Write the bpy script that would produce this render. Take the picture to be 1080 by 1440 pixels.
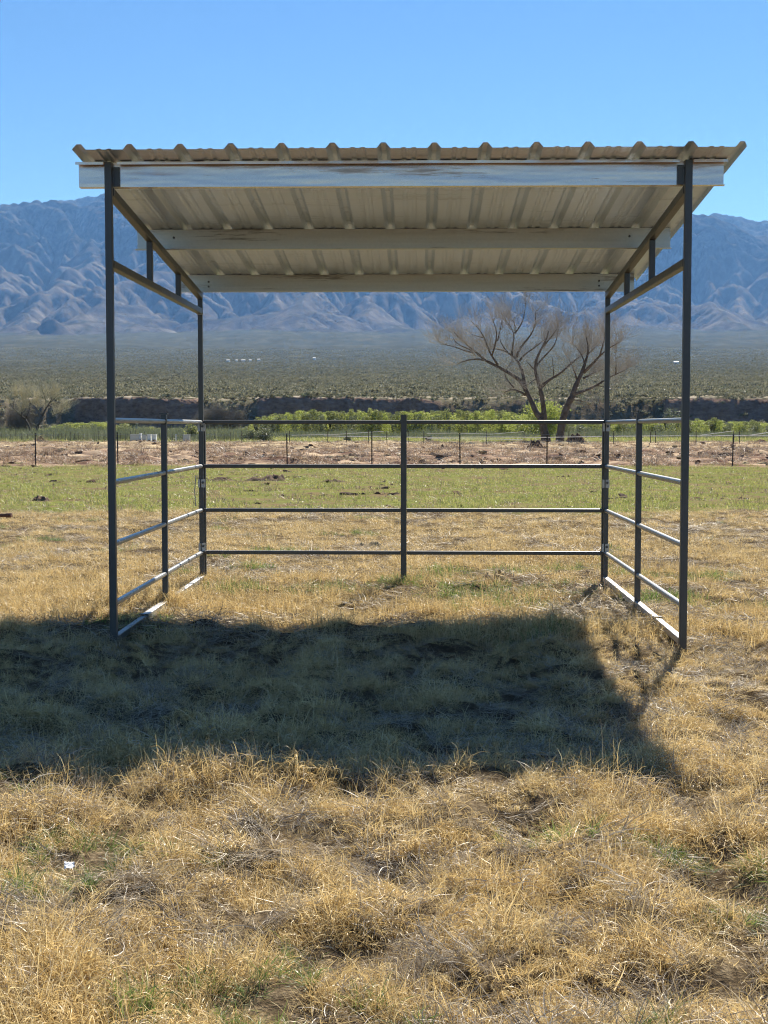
import bpy, bmesh, math, random
import numpy as np
from mathutils import Vector

random.seed(7)
RNG = np.random.default_rng(11)
for o in list(bpy.data.objects):
    bpy.data.objects.remove(o)
S = bpy.context.scene
COL = S.collection
R = math.radians

# ------------------------------------------------------------------ camera, sky, sun, exposure
CAM_H, PITCH, YAW, F = 1.41, R(3.434), R(1.37), 2000.0
cd = bpy.data.cameras.new("camera")
cam = bpy.data.objects.new("camera", cd)
COL.objects.link(cam)
cam.location = (0, 0, CAM_H)
cam.rotation_euler = (R(90) - PITCH, 0, YAW)
cd.sensor_width = 36.0
cd.lens = 36.0 * F / 1440.0
cd.clip_start, cd.clip_end = 0.1, 60000
S.camera = cam

SUN_EL, SUN_AZ = R(41.5), R(16.0)          # azimuth measured from +Y towards +X
W = bpy.data.worlds.new("World")
S.world = W
W.use_nodes = True
wn = W.node_tree
bg = wn.nodes["Background"]
sky = wn.nodes.new("ShaderNodeTexSky")
sky.sky_type = 'NISHITA'
sky.sun_disc = False
sky.sun_elevation, sky.sun_rotation = SUN_EL, SUN_AZ
sky.altitude, sky.air_density, sky.dust_density, sky.ozone_density = 900, 1.15, 0.02, 3.5
tint = wn.nodes.new("ShaderNodeMix")
tint.data_type, tint.blend_type = 'RGBA', 'MULTIPLY'
tint.inputs[0].default_value = 1.0
tint.inputs[7].default_value = (0.46, 0.69, 0.95, 1)      # white balance of the clear sky
wn.links.new(sky.outputs[0], tint.inputs[6])
wn.links.new(tint.outputs[2], bg.inputs[0])
bg.inputs[1].default_value = 0.05

sl = bpy.data.lights.new("sun", 'SUN')
sl.energy, sl.angle, sl.color = 5.0, R(0.53), (1.0, 0.96, 0.90)
sun = bpy.data.objects.new("sun", sl)
COL.objects.link(sun)
sd = Vector((math.sin(SUN_AZ) * math.cos(SUN_EL), math.cos(SUN_AZ) * math.cos(SUN_EL), math.sin(SUN_EL)))
sun.rotation_euler = sd.to_track_quat('Z', 'Y').to_euler()
sun.location = (30, 90, 90)

S.view_settings.view_transform = 'Standard'
S.view_settings.look = 'None'
S.view_settings.gamma = 1.0
S.view_settings.exposure = 1.17
S.view_settings.use_curve_mapping = False
S.render.engine = 'CYCLES'
S.cycles.use_denoising = True
S.cycles.denoiser = 'OPENIMAGEDENOISE'
S.cycles.denoising_input_passes = 'RGB_ALBEDO_NORMAL'
S.cycles.denoising_prefilter = 'FAST'
S.cycles.filter_width = 1.1
S.cycles.use_adaptive_sampling = False
S.cycles.max_bounces = 7
S.cycles.diffuse_bounces = 3
S.cycles.glossy_bounces = 3
S.cycles.transmission_bounces = 5
S.cycles.volume_bounces = 0
S.cycles.sample_clamp_indirect = 6.0

# ------------------------------------------------------------------ helpers
CY, SY = math.cos(YAW), math.sin(YAW)


def at(px, py, Y):
    """world point at depth Y (along the shelter's axis) seen at photo pixel px, py"""
    xc, zc = (px - 540) / F, (720 - py) / F
    fy, fz = math.cos(PITCH) + zc * math.sin(PITCH), -math.sin(PITCH) + zc * math.cos(PITCH)
    dx, dy = xc * CY - fy * SY, xc * SY + fy * CY
    t = Y / dy
    return Vector((dx * t, Y, CAM_H + fz * t))


def px_of(x, y):
    xr, yr = x * CY + y * SY, -x * SY + y * CY
    return 540 + F * xr / yr * 1.0


def noise2(x, y, seed=0):
    x = np.asarray(x, float); y = np.asarray(y, float)
    xi = np.floor(x).astype(np.int64); yi = np.floor(y).astype(np.int64)
    xf, yf = x - xi, y - yi

    def g(ix, iy, fx, fy):
        h = (ix * 374761393 + iy * 668265263 + seed * 1442695041) & 0xffffffff
        h = ((h ^ (h >> 13)) * 1274126177) & 0xffffffff
        a = ((h ^ (h >> 16)) & 0xffff) / 65536.0 * 2 * np.pi
        return np.cos(a) * fx + np.sin(a) * fy
    u = xf * xf * xf * (xf * (xf * 6 - 15) + 10)
    v = yf * yf * yf * (yf * (yf * 6 - 15) + 10)
    a = g(xi, yi, xf, yf); b = g(xi + 1, yi, xf - 1, yf)
    c = g(xi, yi + 1, xf, yf - 1); d = g(xi + 1, yi + 1, xf - 1, yf - 1)
    return (a * (1 - u) + b * u) * (1 - v) + (c * (1 - u) + d * u) * v * 1.0


def fbm(x, y, seed=0, octv=4, gain=0.5):
    s, a = 0, 1.0
    for k in range(octv):
        s = s + a * noise2(x * 2 ** k, y * 2 ** k, seed + 17 * k)
        a *= gain
    return s


def sstep(a, b, x):
    t = np.clip((np.asarray(x, float) - a) / (b - a), 0, 1)
    return t * t * (3 - 2 * t)


def ground_z(x, y):
    x = np.asarray(x, float); y = np.asarray(y, float)
    near = 1 - sstep(22, 27, y)
    z = near * (0.05 * fbm(x / 1.5, y / 1.5, 3, 3) + 0.09 * fbm(x / 0.36, y / 0.36, 5, 2) * (1 - 0.35 * sstep(9, 14, y)))
    z += near * 0.035 * np.exp(-((y - 5.2) / 0.5) ** 2) * (0.6 + fbm(x / 0.6, y / 0.9, 8, 2))
    mid = sstep(22, 27, y) * (1 - sstep(50, 52, y))
    z += mid * (0.03 * fbm(x / 3, y / 2, 9, 3) + 0.10 * np.maximum(0, fbm(x / 1.6, y / 1.0, 12, 3) - 0.42))
    br = sstep(50.5, 53, y) * (1 - sstep(112, 122, y))
    lump = fbm(x / 1.7, y / 1.1, 21, 4)
    z += br * (0.26 * lump + 0.34 * np.maximum(0, fbm(x / 6, y / 2.0, 31, 3)) + 0.05)
    far = sstep(112, 125, y)
    z += far * 0.10 * fbm(x / 14, y / 9, 41, 3)
    return z


def link(ob):
    COL.objects.link(ob)
    return ob


def tag(o, label=None, cat=None, group=None, kind=None):
    for k, v in (("label", label), ("category", cat), ("group", group), ("kind", kind)):
        if v:
            o[k] = v
    return o


def mesh_from(name, V, Fc, smooth=False):
    m = bpy.data.meshes.new(name)
    V = np.asarray(V, float).reshape(-1, 3)
    if isinstance(Fc, np.ndarray):
        n, k = Fc.shape
        m.vertices.add(len(V)); m.vertices.foreach_set("co", V.ravel())
        m.loops.add(n * k); m.loops.foreach_set("vertex_index", Fc.ravel().astype(np.int32))
        m.polygons.add(n)
        m.polygons.foreach_set("loop_start", np.arange(0, n * k, k, dtype=np.int32))
        m.update(calc_edges=True)
    else:
        m.from_pydata([tuple(v) for v in V], [], Fc)
    if smooth:
        m.polygons.foreach_set("use_smooth", np.ones(len(m.polygons), bool))
    m.validate()
    return m


def obj(name, m, mat=None, parent=None, loc=None):
    o = bpy.data.objects.new(name, m)
    if mat and not m.materials:
        m.materials.append(mat)
    link(o)
    if parent:
        o.parent = parent
    if loc is not None:
        o.location = loc
    return o


def empty(name, loc=(0, 0, 0), rz=0):
    o = bpy.data.objects.new(name, None)
    o.empty_display_size = 0.2
    o.location = loc
    o.rotation_euler = (0, 0, rz)
    return link(o)


class MB:
    def __init__(s):
        s.v, s.f = [], []

    def add(s, V, Fc):
        k = len(s.v)
        s.v += [tuple(p) for p in V]
        s.f += [tuple(i + k for i in f) for f in Fc]

    def box(s, x0, x1, y0, y1, z0, z1):
        s.add([(x0, y0, z0), (x1, y0, z0), (x1, y1, z0), (x0, y1, z0), (x0, y0, z1), (x1, y0, z1), (x1, y1, z1), (x0, y1, z1)],
              [(0, 3, 2, 1), (4, 5, 6, 7), (0, 1, 5, 4), (1, 2, 6, 5), (2, 3, 7, 6), (3, 0, 4, 7)])

    def prof(s, prof2, a, b, up=(0, 0, 1), cap=True):
        """closed 2D profile (side, up) swept from a to b"""
        a, b = Vector(a), Vector(b)
        d = (b - a).normalized()
        up = Vector(up)
        side = d.cross(up).normalized()
        u2 = side.cross(d).normalized()
        n = len(prof2)
        V = [a + side * p + u2 * q for p, q in prof2] + [b + side * p + u2 * q for p, q in prof2]
        Fc = [(i, (i + 1) % n, n + (i + 1) % n, n + i) for i in range(n)]
        if cap:
            Fc += [tuple(range(n - 1, -1, -1)), tuple(range(n, 2 * n))]
        s.add(V, Fc)

    def bar(s, a, b, w, h=None, r=0.004, up=(0, 0, 1)):
        """square tube with rounded (chamfered) corners"""
        h = h or w
        x, y = w / 2, h / 2
        P = []
        for cx, cy, a0 in ((x - r, y - r, 0), (-x + r, y - r, 90), (-x + r, -y + r, 180), (x - r, -y + r, 270)):
            for k in (0, 45, 90):
                P.append((cx + r * math.cos(R(a0 + k)), cy + r * math.sin(R(a0 + k))))
        s.prof(P, a, b, up)

    def tube(s, pts, rad, n=6, cap=True):
        pts = [Vector(p) for p in pts]
        rad = rad if hasattr(rad, '__len__') else [rad] * len(pts)
        rings = []
        ref = Vector((0.31, 0.87, 0.39))
        for i, p in enumerate(pts):
            d = (pts[min(i + 1, len(pts) - 1)] - pts[max(i - 1, 0)]).normalized()
            u = d.cross(ref).normalized(); v = d.cross(u)
            rings.append([p + (u * math.cos(2 * math.pi * k / n) + v * math.sin(2 * math.pi * k / n)) * rad[i] for k in range(n)])
        V = [q for r_ in rings for q in r_]
        Fc = [(i * n + k, i * n + (k + 1) % n, (i + 1) * n + (k + 1) % n, (i + 1) * n + k) for i in range(len(pts) - 1) for k in range(n)]
        if cap:
            Fc += [tuple(range(n - 1, -1, -1)), tuple(range((len(pts) - 1) * n, len(pts) * n))]
        s.add(V, Fc)

    def build(s, name, mat, parent=None, loc=None, smooth=False):
        return obj(name, mesh_from(name, s.v, s.f, smooth), mat, parent, loc)


def bm_fix(m):
    b = bmesh.new(); b.from_mesh(m)
    bmesh.ops.recalc_face_normals(b, faces=b.faces)
    b.to_mesh(m); b.free()


# ------------------------------------------------------------------ node helpers
class NT:
    def __init__(s, name):
        s.m = bpy.data.materials.new(name)
        s.m.use_nodes = True
        s.t = s.m.node_tree
        s.t.nodes.clear()
        s.out = s.t.nodes.new("ShaderNodeOutputMaterial")

    def n(s, typ, **kw):
        nd = s.t.nodes.new(typ)
        for k, v in kw.items():
            if k == 'inp':
                for i, val in v.items():
                    if isinstance(val, bpy.types.NodeSocket):
                        s.t.links.new(val, nd.inputs[i])
                    else:
                        nd.inputs[i].default_value = val
            else:
                setattr(nd, k, v)
        return nd

    def noise(s, vec, scale, detail=4, rough=0.55, w=None):
        nd = s.n("ShaderNodeTexNoise", inp={'Scale': scale, 'Detail': detail, 'Roughness': rough})
        if vec is not None:
            s.t.links.new(vec, nd.inputs['Vector'])
        return nd.outputs['Fac']

    def ramp(s, fac, stops, interp='LINEAR'):
        nd = s.n("ShaderNodeValToRGB")
        cr = nd.color_ramp
        cr.interpolation = interp
        while len(cr.elements) < len(stops):
            cr.elements.new(0.5)
        for e, (p, c) in zip(cr.elements, stops):
            e.position = p
            e.color = (*c, 1) if len(c) == 3 else c
        s.t.links.new(fac, nd.inputs[0])
        return nd.outputs[0]

    def mix(s, fac, a, b, blend='MIX'):
        nd = s.n("ShaderNodeMix", data_type='RGBA', blend_type=blend)
        for sock, val in ((nd.inputs[0], fac), (nd.inputs[6], a), (nd.inputs[7], b)):
            if isinstance(val, bpy.types.NodeSocket):
                s.t.links.new(val, sock)
            else:
                sock.default_value = val if not isinstance(val, tuple) else (*val, 1) if len(val) == 3 else val
        return nd.outputs[2]

    def math(s, op, a, b=0.0, c=None):
        nd = s.n("ShaderNodeMath", operation=op)
        for i, val in enumerate((a, b, c)):
            if val is None:
                continue
            if isinstance(val, bpy.types.NodeSocket):
                s.t.links.new(val, nd.inputs[i])
            else:
                nd.inputs[i].default_value = val
        return nd.outputs[0]

    def rng(s, v, a, b, c=0.0, d=1.0, smooth=True):
        nd = s.n("ShaderNodeMapRange", interpolation_type='SMOOTHSTEP' if smooth else 'LINEAR')
        s.t.links.new(v, nd.inputs[0])
        for i, val in zip((1, 2, 3, 4), (a, b, c, d)):
            nd.inputs[i].default_value = val
        return nd.outputs[0]

    def pos(s):
        return s.n("ShaderNodeNewGeometry").outputs['Position']

    def sep(s, v):
        nd = s.n("ShaderNodeSeparateXYZ", inp={0: v})
        return nd.outputs

    def scale(s, v, sc):
        nd = s.n("ShaderNodeVectorMath", operation='MULTIPLY', inp={0: v, 1: sc})
        return nd.outputs[0]

    def principled(s, col, rough=0.6, metal=0.0, spec=0.5, bump=None, bstr=0.3, bdist=0.02):
        p = s.n("ShaderNodeBsdfPrincipled")
        for k, v in (('Base Color', col), ('Roughness', rough), ('Metallic', metal), ('Specular IOR Level', spec)):
            if isinstance(v, bpy.types.NodeSocket):
                s.t.links.new(v, p.inputs[k])
            else:
                p.inputs[k].default_value = (*v, 1) if isinstance(v, tuple) and len(v) == 3 else v
        if bump is not None:
            b = s.n("ShaderNodeBump", inp={'Strength': bstr, 'Distance': bdist, 'Height': bump})
            s.t.links.new(b.outputs[0], p.inputs['Normal'])
        return p

    def done(s, shader):
        s.t.links.new(shader.outputs[0] if hasattr(shader, 'outputs') else shader, s.out.inputs[0])
        return s.m


def leafy(name, stops, transl=0.45, tint_attr=True, rough=0.5, gloss=0.05):
    """thin leaf or dry blade: diffuse + translucent + a little gloss, hue varied blade by blade"""
    t = NT(name)
    a = t.n("ShaderNodeAttribute", attribute_name="tint").outputs['Fac']
    oi = t.n("ShaderNodeObjectInfo").outputs['Random']
    f = t.math('ADD', t.math('MULTIPLY', a, 0.7), t.math('MULTIPLY', oi, 0.3))
    col = t.ramp(f, stops)
    d = t.n("ShaderNodeBsdfDiffuse", inp={0: col})
    tr = t.n("ShaderNodeBsdfTranslucent", inp={0: col})
    mx = t.n("ShaderNodeMixShader", inp={0: transl, 1: d.outputs[0], 2: tr.outputs[0]})
    gl = t.n("ShaderNodeBsdfGlossy", inp={0: (1, 1, 1, 1), 'Roughness': rough})
    mg = t.n("ShaderNodeMixShader", inp={0: gloss, 1: mx.outputs[0], 2: gl.outputs[0]})
    return t.done(mg)


# ------------------------------------------------------------------ materials
def mat_ground():
    t = NT("pasture_soil")
    p = t.pos()
    x, y, z = t.sep(p)
    wob = t.noise(p, 0.25, 3)
    yw = t.math('ADD', y, t.math('MULTIPLY', t.math('SUBTRACT', wob, 0.5), 5.0))
    n1 = t.noise(p, 3.0, 6, 0.65)
    n2 = t.noise(p, 0.8, 5, 0.6)
    fine = t.noise(p, 28.0, 4, 0.7)
    dry = t.ramp(t.math('ADD', t.math('MULTIPLY', fine, 0.6), t.math('MULTIPLY', n1, 0.4)),
                 [(0.32, (0.03, 0.021, 0.014)), (0.5, (0.10, 0.074, 0.045)), (0.66, (0.30, 0.235, 0.145))])
    green = t.ramp(t.math('ADD', t.math('MULTIPLY', t.noise(p, 6.0, 5, 0.7), 0.5), t.math('MULTIPLY', n2, 0.5)),
                   [(0.36, (0.07, 0.046, 0.032)), (0.45, (0.20, 0.15, 0.085)), (0.53, (0.13, 0.15, 0.045)), (0.68, (0.26, 0.24, 0.09))])
    ps = t.scale(p, (0.5, 1.0, 1.0))
    br = t.ramp(t.noise(ps, 1.3, 6, 0.7),
                [(0.32, (0.055, 0.033, 0.026)), (0.44, (0.17, 0.11, 0.082)), (0.54, (0.36, 0.26, 0.18)), (0.70, (0.56, 0.44, 0.29))])
    pale = t.ramp(t.noise(ps, 1.0, 5, 0.6), [(0.35, (0.27, 0.20, 0.13)), (0.6, (0.52, 0.42, 0.26))])
    strip = t.ramp(t.noise(p, 0.7, 4, 0.6), [(0.35, (0.10, 0.10, 0.045)), (0.6, (0.25, 0.23, 0.10))])
    scrub = t.ramp(t.noise(p, 0.25, 4, 0.6), [(0.35, (0.05, 0.05, 0.03)), (0.65, (0.14, 0.13, 0.075))])
    c = t.mix(t.rng(yw, 22.7, 24.3), dry, green)
    c = t.mix(t.rng(yw, 49.5, 51.8), c, br)
    c = t.mix(t.math('MULTIPLY', t.rng(yw, 68, 88), 0.85), c, pale)
    c = t.mix(t.rng(yw, 108, 118), c, strip)
    c = t.mix(t.rng(yw, 165, 185), c, scrub)
    return t.done(t.principled(c, 0.95, spec=0.0, bump=t.math('ADD', fine, n1), bstr=0.6, bdist=0.03))


def mat_plain():
    t = NT("desert_fan_soil")
    p = t.pos()
    x, y, z = t.sep(p)
    a = t.noise(p, 0.22, 4, 0.7)
    b = t.noise(t.scale(p, (1, 0.35, 1)), 0.012, 5, 0.65)
    v = t.n("ShaderNodeTexVoronoi", feature='F1', inp={'Vector': t.scale(p, (1, 0.25, 1)), 'Scale': 0.09, 'Randomness': 1.0}).outputs['Distance']
    soil = t.ramp(a, [(0.3, (0.085, 0.08, 0.05)), (0.7, (0.16, 0.145, 0.095))])
    shr = t.ramp(b, [(0.3, (0.036, 0.039, 0.024)), (0.7, (0.075, 0.077, 0.050))])  # scrub colour darkened to stand in for the shaded sides of backlit shrubs
    far = t.rng(y, 420, 1500)
    fac = t.math('MAXIMUM', t.math('MULTIPLY', t.rng(v, 0.62, 0.34), 0.82), t.math('MULTIPLY', far, 0.92))
    c = t.mix(fac, soil, shr)
    c = t.mix(t.math('MULTIPLY', t.rng(b, 0.52, 0.7), 0.2), c, (0.15, 0.135, 0.10))
    # banks and cut faces: bare dark earth where the ground is steep
    nz = t.sep(t.n("ShaderNodeNewGeometry").outputs['Normal'])[2]
    earth = t.ramp(t.noise(t.scale(p, (1, 1, 2.5)), 0.6, 5, 0.65), [(0.3, (0.14, 0.094, 0.072)), (0.7, (0.32, 0.225, 0.17))])
    c = t.mix(t.math('MULTIPLY', t.rng(nz, 0.955, 0.84), t.rng(t.n("ShaderNodeAttribute", attribute_name="cut").outputs['Fac'], 0.2, 0.65, 0.25, 1.0)), c, earth)
    rim = t.math('MULTIPLY', t.math('MULTIPLY', t.rng(y, 400, 360), t.rng(z, 7.6, 8.6)), t.rng(t.noise(p, 0.22, 5, 0.65), 0.43, 0.56))
    c = t.mix(t.math('MULTIPLY', rim, t.rng(nz, 0.8, 0.95)), c, (0.38, 0.33, 0.25))
    return t.done(t.principled(c, 0.95, spec=0.0, bump=a, bstr=0.8, bdist=0.8))


def mat_mountain():
    t = NT("mountain_rock")
    p = t.pos()
    z = t.sep(p)[2]
    a = t.noise(p, 0.0045, 8, 0.68)
    b = t.noise(p, 0.02, 5, 0.7)
    zz = t.math('ADD', z, t.math('MULTIPLY', t.math('SUBTRACT', t.noise(p, 0.0011, 5, 0.6), 0.5), 900))
    rock = t.ramp(a, [(0.30, (0.040, 0.036, 0.033)), (0.5, (0.105, 0.094, 0.083)), (0.68, (0.19, 0.171, 0.15))])
    wood = t.ramp(b, [(0.35, (0.010, 0.013, 0.010)), (0.65, (0.034, 0.034, 0.027))])
    nz = t.sep(t.n("ShaderNodeNewGeometry").outputs['Normal'])[2]
    apron = t.ramp(t.noise(p, 0.02, 4, 0.7), [(0.3, (0.035, 0.037, 0.025)), (0.7, (0.08, 0.077, 0.053))])
    rock = t.mix(t.math('MULTIPLY', t.rng(nz, 0.90, 0.985), t.rng(zz, 900, 500)), rock, apron)
    f = t.math('MULTIPLY', t.rng(zz, 850, 1300), t.rng(b, 0.62, 0.40, 0.55, 1.0))
    c = t.mix(f, rock, wood)
    return t.done(t.principled(c, 0.95, spec=0.0, bump=t.math('ADD', a, t.math('MULTIPLY', b, 0.4)), bstr=0.6, bdist=45))


def mat_steel():
    t = NT("dark_painted_steel")
    p = t.pos()
    n = t.noise(p, 9.0, 5, 0.65)
    c = t.ramp(n, [(0.3, (0.048, 0.052, 0.054)), (0.7, (0.068, 0.071, 0.071))])
    dust_or_sunlit_top = t.math('MULTIPLY', t.rng(t.noise(t.scale(p, (14, 14, 2.0)), 1.5, 6, 0.7), 0.52, 0.72), 0.45)
    c = t.mix(dust_or_sunlit_top, c, (0.14, 0.125, 0.105))
    nick = t.rng(t.noise(p, 42, 3, 0.6), 0.71, 0.75)
    c = t.mix(nick, c, (0.20, 0.11, 0.06))
    r = t.math('ADD', 0.30, t.math('MULTIPLY', n, 0.18))
    return t.done(t.principled(c, r, 0.0, 0.6, bump=t.noise(p, 60, 2), bstr=0.05, bdist=0.003))


def mat_galv(name, lo, hi, streak=(0.6, 9, 9), stain=0.5, rough=0.26, wave=0.0):
    t = NT(name)
    p = t.pos()
    n = t.noise(t.scale(p, streak), 1.6, 6, 0.62)
    sp = t.n("ShaderNodeTexVoronoi", feature='F1', inp={'Vector': p, 'Scale': 70.0}).outputs['Color']
    spv = t.sep(sp)[0]
    c = t.mix(t.math('ADD', t.math('MULTIPLY', n, 0.8), t.math('MULTIPLY', spv, 0.12)), lo, hi)
    st = t.math('MULTIPLY', t.rng(t.noise(t.scale(p, (0.8, 6, 12)), 1.1, 6, 0.72), 0.55, 0.66), stain)
    c = t.mix(st, c, (0.17, 0.16, 0.135))
    r = t.math('ADD', t.math('ADD', rough, t.math('MULTIPLY', n, 0.2)), t.math('MULTIPLY', st, 0.35))
    if wave:
        h_ = t.noise(t.scale(p, (1.0, 3, 7)), 1.3, 2, 0.5)
        return t.done(t.principled(c, r, 0.9, 0.5, bump=h_, bstr=1.0, bdist=wave))
    return t.done(t.principled(c, r, 0.85, 0.5, bump=n, bstr=0.12, bdist=0.006))


def mat_plain_col(name, lo, hi, scale=6, rough=0.7, spec=0.3, metal=0.0):
    t = NT(name)
    n = t.noise(t.pos(), scale, 5, 0.65)
    c = t.ramp(n, [(0.3, lo), (0.7, hi)])
    return t.done(t.principled(c, rough, metal, spec, bump=n, bstr=0.3, bdist=0.01))


M_GROUND, M_PLAIN, M_MOUNT, M_STEEL = mat_ground(), mat_plain(), mat_mountain(), mat_steel()
def mat_rail():
    t = NT("glossy_rail_paint")
    n = t.noise(t.pos(), 9.0, 5, 0.65)
    c = t.ramp(n, [(0.3, (0.16, 0.168, 0.172)), (0.7, (0.24, 0.245, 0.245))])
    up_ = t.sep(t.n("ShaderNodeNewGeometry").outputs['Normal'])[2]
    dust_or_sunlit_top = t.math('MULTIPLY', t.rng(up_, 0.25, 0.8), t.rng(t.noise(t.pos(), 5.0, 5, 0.7), 0.25, 0.6, 0.55, 0.95))  # upward faces paled to stand in for sunlight on the rail tops
    c = t.mix(dust_or_sunlit_top, c, (0.44, 0.43, 0.40))
    return t.done(t.principled(c, t.math('ADD', 0.24, t.math('MULTIPLY', n, 0.14)), 0.2, 0.7))


M_RAIL = mat_rail()
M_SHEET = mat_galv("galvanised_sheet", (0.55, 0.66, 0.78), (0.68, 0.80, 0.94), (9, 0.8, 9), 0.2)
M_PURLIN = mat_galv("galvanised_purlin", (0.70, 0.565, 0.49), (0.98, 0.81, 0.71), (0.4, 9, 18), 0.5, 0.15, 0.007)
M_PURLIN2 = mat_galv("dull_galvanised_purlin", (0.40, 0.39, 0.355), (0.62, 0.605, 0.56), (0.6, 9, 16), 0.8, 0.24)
M_CLAMP = mat_plain_col("zinc_plate", (0.36, 0.36, 0.345), (0.52, 0.51, 0.49), 30, 0.4, 0.5, 0.6)
M_BARK = mat_plain_col("tree_bark", (0.06, 0.05, 0.042), (0.155, 0.128, 0.105), 2.5, 0.9, 0.1)
M_TWIG = mat_plain_col("bare_twig", (0.27, 0.245, 0.215), (0.43, 0.40, 0.355), 0.6, 0.9, 0.1)
M_PALETWIG = mat_plain_col("pale_twig", (0.46, 0.40, 0.25), (0.64, 0.58, 0.40), 0.6, 0.9, 0.1)
M_GREYTWIG = mat_plain_col("grey_twig", (0.15, 0.13, 0.11), (0.28, 0.25, 0.21), 0.6, 0.9, 0.1)
M_TPOST = mat_plain_col("fence_steel", (0.03, 0.03, 0.03), (0.06, 0.05, 0.045), 4, 0.6)
M_WIRE = mat_plain_col("fence_wire", (0.25, 0.25, 0.25), (0.4, 0.4, 0.4), 4, 0.5, 0.5, 0.6)
M_WHITE = mat_plain_col("white_paint", (0.70, 0.70, 0.68), (0.82, 0.82, 0.80), 3, 0.5)
M_RUST = mat_plain_col("rusty_iron", (0.10, 0.045, 0.03), (0.24, 0.12, 0.08), 14, 0.8)
M_TEAL = mat_plain_col("dark_teal_paint", (0.015, 0.04, 0.045), (0.03, 0.06, 0.065), 3, 0.5)
M_WOOD = mat_plain_col("weathered_wood", (0.09, 0.075, 0.06), (0.2, 0.17, 0.13), 8, 0.9)
M_DIRT = mat_plain_col("dug_earth", (0.055, 0.038, 0.028), (0.15, 0.105, 0.075), 5, 0.95, 0.05)
M_HAY = mat_plain_col("dull_straw", (0.20, 0.15, 0.085), (0.42, 0.33, 0.19), 7, 0.95, 0.05)
M_ROOFW = mat_plain_col("pale_roof", (0.62, 0.60, 0.57), (0.78, 0.77, 0.75), 1, 0.5)

G_GOLD = leafy("golden_dry_blade", [(0.0, (0.22, 0.145, 0.065)), (0.4, (0.57, 0.415, 0.175)), (0.75, (0.78, 0.61, 0.295)), (1.0, (0.88, 0.78, 0.53))], 0.36, gloss=0.04, rough=0.42)
G_STRAW = leafy("grey_straw", [(0.0, (0.15, 0.12, 0.09)), (0.5, (0.36, 0.30, 0.22)), (1.0, (0.62, 0.55, 0.42))], 0.25, gloss=0.035, rough=0.45)
G_GREEN = leafy("green_blade", [(0.0, (0.075, 0.13, 0.03)), (0.55, (0.14, 0.22, 0.045)), (1.0, (0.28, 0.32, 0.10))], 0.45)
G_FIELD = leafy("field_grass_blade", [(0.0, (0.13, 0.17, 0.035)), (0.4, (0.25, 0.28, 0.065)), (0.75, (0.40, 0.37, 0.14)), (1.0, (0.54, 0.45, 0.23))], 0.5)
G_BROWN = leafy("dead_weed_blade", [(0.0, (0.11, 0.07, 0.05)), (0.5, (0.30, 0.215, 0.145)), (1.0, (0.50, 0.40, 0.26))], 0.3)
G_WILLOW = leafy("willow_leaf", [(0.0, (0.085, 0.10, 0.03)), (0.5, (0.18, 0.20, 0.06)), (1.0, (0.33, 0.33, 0.13))], 0.5)
G_LIME = leafy("lime_leaf", [(0.0, (0.18, 0.22, 0.04)), (0.5, (0.32, 0.36, 0.075)), (1.0, (0.46, 0.47, 0.16))], 0.5)
G_SAGE = leafy("sage_leaf", [(0.0, (0.07, 0.085, 0.045)), (0.5, (0.14, 0.16, 0.085)), (1.0, (0.24, 0.25, 0.15))], 0.35)
G_SCRUB = leafy("creosote_leaf", [(0.0, (0.085, 0.085, 0.048)), (0.5, (0.165, 0.16, 0.092)), (0.85, (0.30, 0.28, 0.18)), (1.0, (0.42, 0.38, 0.27))], 0.4)

# ------------------------------------------------------------------ ground sheet
ys = np.concatenate([[-260, -160, -90, -50, -28, -15, -8, -4, -1], np.arange(1, 10, 0.07), np.arange(10, 24, 0.14),
                     np.arange(24, 51, 0.35), np.arange(51, 122, 0.3), np.arange(122, 352, 4.5), [358.0]])
us = np.concatenate([[-40, -16, -7, -3.2, -1.8, -1.3], np.linspace(-1, 1, 271), [1.3, 1.8, 3.2, 7, 16, 40]])
Yg, Ug = np.meshgrid(ys, us, indexing='ij')
Wd = 0.30 * np.abs(Yg) + 1.6
Xg = Ug * Wd
Zg = ground_z(Xg, Yg)


def grid_faces(nr, nc):
    i = np.arange(nr - 1)[:, None] * nc + np.arange(nc - 1)[None, :]
    return np.stack([i, i + 1, i + nc + 1, i + nc], -1).reshape(-1, 4)


g = obj("ground", mesh_from("ground", np.stack([Xg, Yg, Zg], -1), grid_faces(*Xg.shape), True), M_GROUND)
tag(g, kind="structure")

# ------------------------------------------------------------------ desert fan with the cut river bank
def fan_z(y):
    d = np.maximum(np.asarray(y, float) - 350, 0)
    return 8.6 + 0.040 * d + 4.3e-6 * d * d


nb = 560
us2 = np.concatenate([np.linspace(-2.2, -0.42, 30), np.linspace(-0.40, 0.38, nb), np.linspace(0.40, 2.2, 30)])
rows = [(-14, 0.0), (-6, 0.02), (-2.5, 0.06), (-1.2, 0.16), (-0.8, 0.34), (-0.4, 0.56), (0.0, 0.76), (0.5, 0.92), (1.6, 0.985), (4, 1.0), (8, 1.0)]
Yb0 = 346.0
xs_r = us2 * Yb0
pxr = 588 + F * us2
steep = np.clip(sstep(95, 118, pxr) - sstep(272, 290, pxr) + sstep(352, 372, pxr) - 0.8 * sstep(590, 640, pxr), 0.05, 1)
steep = np.where(pxr > 930, 0.8, steep)
steep = np.clip(steep + 0.25 * fbm(us2 * 38, us2 * 0 + 5.5, 60, 3), 0.1, 1)
wander = 9 * fbm(xs_r / 45, xs_r * 0 + 3.3, 61, 3) + 2.2 * fbm(xs_r / 7, xs_r * 0 + 1.3, 62, 3)
V = []
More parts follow.
